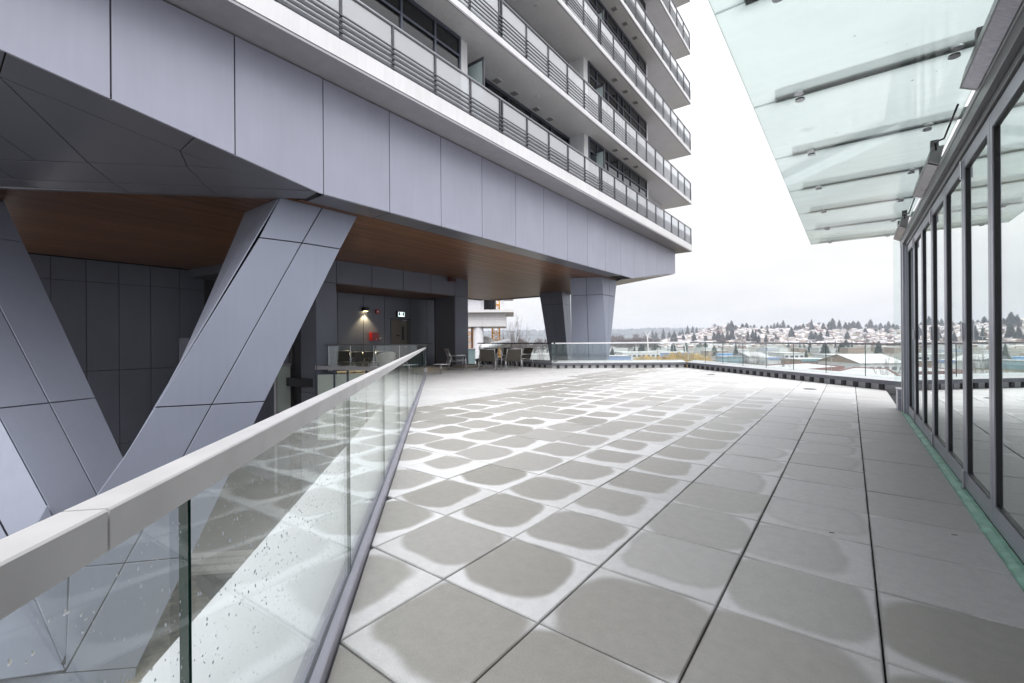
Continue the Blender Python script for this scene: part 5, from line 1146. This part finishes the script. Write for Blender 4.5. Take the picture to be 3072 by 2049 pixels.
for (u, vt, d, w, lab) in ((1562, 940, 92, 0.85, 'tall bare tree standing against the sky between the columns'), (1478, 985, 100, 0.8, 'bare tree left of the rear yellow crane mast'), (1512, 984, 105, 0.8, 'bare tree just right of the rear yellow crane mast'), (1545, 1000, 110, 1.0, 'low bare tree left of the tall bare tree'), (1590, 1010, 120, 1.1, 'low bare tree right of the tall bare tree'),
    (2134, 1052, 150, 0.6, 'thin bare tree right of the golden willows'), (2150, 1056, 160, 0.6, 'thin bare tree below the blue shed'), (2205, 1050, 150, 0.6, 'thin bare tree before the grey gabled hall'), (2262, 1046, 150, 0.7, 'bare tree with upright twigs before the white sheds'), (2272, 1052, 155, 0.7, 'bare tree half behind a glass joint of the right railing'), (2352, 1058, 150, 0.8, 'small olive bare tree before the red edged roof'), (2662, 1040, 128, 0.75, 'spreading bare tree close to the door wall corner'), (2644, 1072, 135, 0.8, 'low bare tree left of the one by the door wall corner')):
    z = land(u, d); h = 1.3 - (vt - vhor(u)) * d / FOC - z; put(bt[int(u) % 3], u, d, z, h, lab, None, w * 0.55)
b = MB(); r_ = random.Random(51)
for k in range(1500):
    u = r_.uniform(2120, 2300); d = r_.uniform(118, 150); h = r_.uniform(2.5, 6.5); p = far(u, d, land(u, d)); s_ = RGT * 0.035; q = p + RGT * r_.uniform(-0.5, 0.5) + V((0, 0, h)); b.poly([p - s_, p + s_, q])
tag(b.build('brush', M['brownwood']), 'tangle of bare grey brush beyond the right parapet', 'brush', kind='stuff')

# ---- sheds and halls on the valley floor
M['shedwall'] = mat('pale_shed_wall', (0.52, 0.53, 0.54), 0.7, objvar=0.12); M['shedroof'] = mat('frosted_shed_roof', (0.53, 0.54, 0.545), 0.75, objvar=0.12); M['shedgrey'] = mat('grey_felt_roof', (0.42, 0.42, 0.43), 0.8, var=0.15, scale=0.3)
M['blue'] = mat('blue_cladding', (0.17, 0.24, 0.42), 0.6); M['sky_blue'] = mat('light_blue_tarpaulin', (0.20, 0.40, 0.68), 0.6); M['teal'] = mat('teal_fascia', (0.16, 0.26, 0.30), 0.6); M['brickred'] = mat('red_brown_parapet', (0.20, 0.085, 0.08), 0.8); M['tanwall'] = mat('tan_block_wall', (0.30, 0.23, 0.18), 0.8)
def shed(u0, u1, vr, zr, depth, lab, wall='shedwall', roof='shedroof', fascia=None, gable=0.0, turn=0.0, grp=None, nwin=0, d=None):
    um = (u0 + u1) / 2; d = d or (1.3 - zr) * FOC / (vr - vhor(um)); w = (u1 - u0) / FOC * d; c = far(um, d + depth / 2, GZ); h = zr - GZ
    t = empty('warehouse', c, lab, 'warehouse', grp); t.rotation_euler = (0, 0, YAW + turn)
    def bld(b, nm, m):
        o = b.build(nm, M[m]); o.parent = t; return o
    b = MB(); b.box(-w / 2, w / 2, -depth / 2, depth / 2, -1, h); wl = bld(b, 'wall', wall)
    b = MB()
    if gable:
        for s_ in (-1, 1): b.prism([(-w / 2 - 0.6, s_ * (depth / 2 + 0.6), h + 0.02), (w / 2 + 0.6, s_ * (depth / 2 + 0.6), h + 0.02), (w / 2 + 0.6, 0, h + gable), (-w / 2 - 0.6, 0, h + gable)], (0, 0, 0.25))
        g = MB(); 
        for s_ in (-1, 1): g.prism([(s_ * w / 2, -depth / 2, h + 0.01), (s_ * w / 2, depth / 2, h + 0.01), (s_ * w / 2, 0, h + gable - 0.02)], (-s_ * 0.3, 0, 0))
        bld(g, 'gable', 'tanwall' if wall != 'shedgrey' else 'shedgrey')
    else: b.box(-w / 2 - 0.3, w / 2 + 0.3, -depth / 2 - 0.3, depth / 2 + 0.3, h + 0.01, h + 0.35)
    bld(b, 'roof', roof)
    if fascia:
        b = MB(); b.box(-w / 2 - 0.5, w / 2 + 0.5, -depth / 2 - 0.5, -depth / 2 - 0.32, h - 1.1, h + 0.5); bld(b, 'fascia', fascia)
    for k in range(nwin):
        b = MB(); x = -w / 2 + w * (k + 0.5) / nwin; b.box(x - w / nwin * 0.3, x + w / nwin * 0.3, -depth / 2 - 0.06, -depth / 2 - 0.01, h - 3.6, h - 1.9); o = b.build('window', wdark); o.parent = t
    return t
shed(2508, 2645, 1091, -13.2, 34, 'large hall with pale gabled roof and brown gable end', gable=4.6, nwin=6)
shed(2370, 2470, 1079, -12.6, 22, 'low station with teal fascia and tan walls under a frosted roof', wall='tanwall', fascia='teal', nwin=5)
shed(2326, 2386, 1060, -11.5, 24, 'pale cream long hall left of the green tree', nwin=4)
shed(2470, 2545, 1066, -12.0, 26, 'pale hall with blue trim above the gabled hall', fascia='blue', nwin=5)
shed(2284, 2332, 1074, -12.8, 16, 'low shed with blue fascia at the left of the valley halls', fascia='blue')
shed(2282, 2322, 1050, -12.0, 20, 'thin blue roofed shed far behind the valley halls', roof='blue')
shed(1855, 1968, 1058, -10.5, 26, 'long white warehouse behind the golden willows', nwin=8)
shed(1818, 1884, 1069, -12.5, 20, 'blue clad warehouse beside the pale tapered column', wall='blue', roof='shedgrey')
shed(1968, 2060, 1058, -11.5, 24, 'lavender grey warehouse behind the willow tops', wall='blue', roof='shedroof')
shed(2158, 2188, 1062, -11.5, 12, 'bright light blue shed right of the willows', wall='sky_blue', roof='sky_blue')
shed(2155, 2215, 1070, -13.0, 12, 'teal walled low shed in front of the light blue one', wall='teal', roof='shedgrey')
shed(2222, 2280, 1070, -13.0, 24, 'grey hall with shallow gabled roof', wall='shedgrey', roof='shedgrey', gable=3.0)
shed(1590, 1650, 1052, -11, 18, 'flat pale roofed shed seen left of the dark tapered column', grp='pale sheds between the columns')
shed(1570, 1648, 1064, -12.5, 18, 'pale shed with frosted roof in front of the other two between the columns')
shed(1600, 1655, 1043, -11, 20, 'most distant pale shed seen between the columns')
shed(1790, 1850, 1052, -12, 20, 'white shed just right of the pale tapered column', nwin=4)
for k in range(26):
    u = random.uniform(1800, 2690); d = random.uniform(470, 840); w = random.uniform(22, 60); shed(u - w / 2, u + w / 2, 0, random.uniform(-13.5, -10.5), random.uniform(12, 24), 'low pale roofed building on the valley floor below the hillside', grp='low pale buildings on the valley floor', d=d, turn=random.uniform(-0.3, 0.3), roof=random.choice(('shedroof', 'shedroof', 'shedgrey')), wall=random.choice(('shedwall', 'shedwall', 'tanwall')))
def flat_block(pts, zt, lab):
    g = [far(u, d, GZ - 1) for u, d in pts]; c = sum(g, V()) / len(g); t = empty('flat_roofed_block', (c.x, c.y, GZ), lab, 'building')
    b = MB(); b.prism(g, (0, 0, zt - GZ + 1)); b.build('wall', M['tanwall'], t)
    q = [V((p.x, p.y, zt + 0.01)) for p in g]; b = MB(); b.prism(inset(q, (0, 0, 1), 0.5), (0, 0, 0.12)); b.build('roof', M['shedgrey'], t)
    b = MB(); n = len(q)
    cc = sum(q, V()) / n; ou = [p + (p - cc).normalized() * 0.4 for p in q]; i2 = [p - (p - cc).normalized() * 0.4 for p in q]
    for k in range(n): j = (k + 1) % n; b.prism([ou[k] - V((0, 0, 1.2)), ou[j] - V((0, 0, 1.2)), ou[j] + V((0, 0, 0.5)), ou[k] + V((0, 0, 0.5))], (i2[k] - ou[k])); 
    b.build('parapet', M['brickred'], t)
flat_block([(2414, 182), (2530, 200), (2420, 232), (2284, 212)], -12.0, 'flat grey roof with red brown rim, left of the near flat roof')
flat_block([(2430, 150), (2700, 150), (2662, 186), (2560, 196)], -12.2, 'nearest flat grey roof with red rim below the right railing')
# vans parked between the halls
van0 = None
for k in range(16):
    u = 2530 + (k % 8) * 10 + random.uniform(-2, 2); d = 205 + (k // 8) * 10
    if van0 is None:
        van0 = empty('parked_van', (0, 0, 0), 'small white van parked before the big gabled hall', 'van', 'white vans parked in the valley'); v = van0
        b = MB(); b.prism([(-2.4, -0.95, 0.35), (2.4, -0.95, 0.35), (2.4, -0.95, 1.2), (1.7, -0.95, 2.1), (-2.4, -0.95, 2.2)], (0, 1.9, 0)); o = b.build('body', M['plasticwhite']); o.parent = v
        b = MB(); b.prism([(1.75, -0.97, 1.25), (2.25, -0.97, 1.25), (1.68, -0.97, 1.95), (1.2, -0.97, 1.95)], (0, 1.94, 0)); o = b.build('window', wdark); o.parent = v
        for x in (-1.5, 1.5):
            for y in (-0.96, 0.76): b = MB(); b.tube((x, y, 0.36), (x, y + 0.2, 0.36), 0.36, 10); o = b.build('wheel', M['black']); o.parent = v
    else: v = copy_tree(van0)
    v.location = far(u, d, land(u, d)); v.rotation_euler = (0, 0, YAW + random.choice((0, 1.57, 0.3)))
# white branching masts and lamp posts
def mast(u, vb, pts, lab, d):
    t = empty('white_mast', far(u, d, GZ), lab, 'mast'); P_ = lambda q: far(q[0], d, 1.3 - (q[1] - vhor(q[0])) * d / FOC)
    for k, (a, c_, r0, r1) in enumerate(pts): b = MB(); b.tube(P_(a), P_(c_), r0 * d / FOC, 8, r2=r1 * d / FOC); b.build('mast_arm' if k else 'mast_pole', M['white'], t)
mast(1945, 1056, [((1945, 1060), (1942, 1008), 2.2, 2.0), ((1942, 1010), (1934, 992), 1.7, 0.6), ((1942, 1008), (1952, 996), 1.6, 1.0), ((1942, 1009), (1956, 1014), 1.2, 0.5), ((1951, 997), (1955, 1008), 0.5, 0.4), ((1934, 992), (1933, 984), 0.4, 0.2)], 'tall white branching mast standing in the valley', 330)
mast(2055, 1052, [((2057, 1056), (2055, 1038), 1.8, 1.6), ((2055, 1039), (2050, 1024), 1.6, 0.9), ((2050, 1025), (2044, 1016), 0.8, 0.4)], 'shorter white mast with bent tip right of the tall one', 330)
for k, (u, vt, d) in enumerate(((2020, 1014, 300), (2251, 1015, 260), (2512, 1020, 300), (2494, 1074, 190), (2335, 1040, 240), (1918, 1056, 300))):
    zt = 1.3 - (vt - vhor(u)) * d / FOC; t = empty('street_lamp', far(u, d, GZ), 'street lamp', 'street lamp'); p = far(u, d)
    t['label'] = ('double armed lamp post right of the white masts', 'lamp post rising before the conifers left of the valley halls', 'lamp post among the hillside houses above the gabled hall', 'lamp post before the teal roofed station', 'lamp post by the pale cream hall', 'lamp post before the long white warehouse')[k]
    b = MB(); b.tube(V((p.x, p.y, GZ)), V((p.x, p.y, zt)), 0.16, 6, r2=0.1); b.build('pole', M['steel'], t)
    b = MB(); b.bar(V((p.x, p.y, zt)) - RGT * 1.2, V((p.x, p.y, zt)) + RGT * 1.2, 0.25, 0.2); b.build('lamp_head', M['steel'], t)

# ---- building site left of the columns
nb_ = empty('neighbour_building', far(1420, 72, -14), 'white cantilevered building on a round column seen under the soffit', 'building')
def zv(u, v, d): return 1.3 - (v - vhor(u)) * d / FOC
def slabbox(u0, u1, d0, d1, v0, v1, nm, m, dref=72):
    z0, z1 = zv(1450, v1, dref), zv(1450, v0, dref); b = MB(); x0, x1 = (u0 - 1536) / FOC * dref, (u1 - 1536) / FOC * dref
    b.prism([FWD * d0 + RGT * x0 + V((0, 0, z0)), FWD * d0 + RGT * x1 + V((0, 0, z0)), FWD * d1 + RGT * x1 + V((0, 0, z0)), FWD * d1 + RGT * x0 + V((0, 0, z0))], (0, 0, z1 - z0)); return b.build(nm, m, nb_)
slabbox(1200, 1542, 72, 86, 929, 937, 'roof_slab', M['white'])
for k, (u0, u1) in enumerate(((1300, 1374), (1374, 1446), (1446, 1518))):
    for v0, v1 in ((937.5, 958), (958.4, 979)): slabbox(u0 + 0.3, u1 - 0.3, 73 + 0.0, 73.3, v0, v1, 'wall_panel', M['white'])
slabbox(1200, 1517, 73.4, 85, 938, 979, 'wall_core', M['stucco'])
slabbox(1380, 1440, 75, 85, 880, 928.6, 'upper_wall', M['stucco'])
for u0, u1 in ((1400, 1408), (1409, 1418), (1449, 1458), (1459, 1468), (1469, 1478)): slabbox(u0, u1, 75.5, 76, 885, 928.6, 'window', M['winglass'])
slabbox(1438, 1448, 75.4, 76, 880, 928.6, 'pilaster', M['white'])
slabbox(1448, 1480, 76.2, 85, 880, 928.6, 'upper_room', M['body'])
slabbox(1502, 1511, 75.0, 77, 880, 928.6, 'corner_post', M['white'])
slabbox(1300, 1542, 74, 86, 872, 880, 'upper_slab', M['white'])
b = MB(); p = far(1435, 74); b.tube(V((p.x, p.y, -14)), V((p.x, p.y, zv(1435, 979.3, 74))), 0.85, 24); b.build('round_column', M['stucco'], nb_, True)
b = MB(); p = far(1416, 76); b.tube(V((p.x, p.y, -14)), V((p.x, p.y, zv(1416, 979.3, 76))), 0.14, 8); b.build('prop', M['brickred'], nb_)
M['crane'] = mat('crane_yellow', (0.72, 0.36, 0.03), 0.5)
def crane(u, d, w, ztop, lab):
    t = empty('crane_mast', far(u, d, -14), lab, 'crane', 'yellow lattice crane masts'); c = far(u, d); h = w / 2; b = MB()
    cs = [c + RGT * (sx * h) + FWD * (sy * h) for sx, sy in ((-1, -1), (1, -1), (1, 1), (-1, 1))]
    for q in cs: b2 = MB(); b2.bar(V((q.x, q.y, -14)), V((q.x, q.y, ztop)), 0.22, 0.22, up=FWD); b2.build('chord', M['crane'], t)
    z = -14
    while z < ztop - 1.3:
        for k in range(4):
            a, e_ = cs[k], cs[(k + 1) % 4]; b.tube(V((a.x, a.y, z)), V((e_.x, e_.y, z)), 0.085, 4); b.tube(V((a.x, a.y, z)), V((e_.x, e_.y, z + 0.7)), 0.05, 4); b.tube(V((e_.x, e_.y, z + 0.7)), V((a.x, a.y, z + 1.4)), 0.05, 4)
        z += 1.4
    tag(b.build('lattice', M['crane'], t), kind='stuff')
crane(1488, 88, 1.45, 24, 'yellow lattice crane mast right of the round column')
crane(1408, 92, 1.45, 9, 'yellow lattice crane mast left of the round column, half hidden by the pier')
t = empty('dust_duct', far(1480, 64, -8), 'large silver ribbed duct sloping across behind the chairs', 'duct')
b = MB(); a, c_ = far(1446, 64, zv(1446, 1046, 64)), far(1522, 70, zv(1522, 1027, 70))
b.tube(a, c_, 0.62, 16); b.build('duct_tube', M['steel'], t, True)
for k in range(9): q = a.lerp(c_, (k + 0.5) / 9); dd = (c_ - a).normalized() * 0.06; b = MB(); b.tube(q - dd, q + dd, 0.66, 16); b.build('rib', M['steel'], t)
for f in (0.2, 0.8): q = a.lerp(c_, f); b = MB(); b.tube(V((q.x, q.y, -12)), q - V((0, 0, 0.5)), 0.12, 6); b.build('stand', M['capdark'], t)
t = empty('site_dome', far(1458, 84, -9), 'white domed silo top behind the crane mast', 'dome'); c = far(1457, 84, 0); zt_, zb2 = zv(1457, 1007, 84), zv(1457, 1030, 84); b = MB()
pr = [(1.75, zb2 - 9), (1.75, zb2), (1.55, zb2 + 0.5), (1.15, zb2 + 0.95), (0.6, zb2 + 1.25), (0.05, zb2 + 1.36)]
for (r0, z0), (r1, z1) in zip(pr[:-1], pr[1:]): b.tube(V((c.x, c.y, z0)), V((c.x, c.y, z1)), r0, 20, r2=r1)
b.build('dome_shell', M['white'], t)
t = empty('utility_box', far(1414, 40, -4.6), 'pale cyan ribbed utility cabinet beyond the railing by the pier', 'cabinet'); c = far(1413, 40)
M['cyan'] = mat('pale_cyan_enamel', (0.42, 0.58, 0.60), 0.5)
z1 = zv(1413, 1048, 40); b = MB(); q = [c - RGT * 0.42 - FWD * 0.3, c + RGT * 0.36 - FWD * 0.3, c + RGT * 0.36 + FWD * 0.3, c - RGT * 0.42 + FWD * 0.3]
b.prism([V((p.x, p.y, -8)) for p in q], (0, 0, z1 + 8)); b.build('cabinet_body', M['cyan'], t); b = MB(); q = [c - RGT * 0.47 - FWD * 0.36, c + RGT * 0.41 - FWD * 0.36, c + RGT * 0.41 + FWD * 0.36, c - RGT * 0.47 + FWD * 0.36]
b.prism([V((p.x, p.y, z1 + 0.005)) for p in q], (0, 0, 0.08)); b.build('cabinet_lid', M['coping'], t)

# ---- winter haze between here and the hills
m, n, l = newmat('haze'); o = n.new('ShaderNodeOutputMaterial'); pv = n.new('ShaderNodeVolumePrincipled'); pv.inputs['Color'].default_value = (0.84, 0.89, 1.0, 1); pv.inputs['Density'].default_value = 0.00020; pv.inputs['Anisotropy'].default_value = 0.0
l.new(pv.outputs[0], o.inputs['Volume'])
b = MB(); b.box(-5600, 5600, -5600, 5600, -75, 128); hz = b.build('haze', m); hz['kind'] = 'stuff'
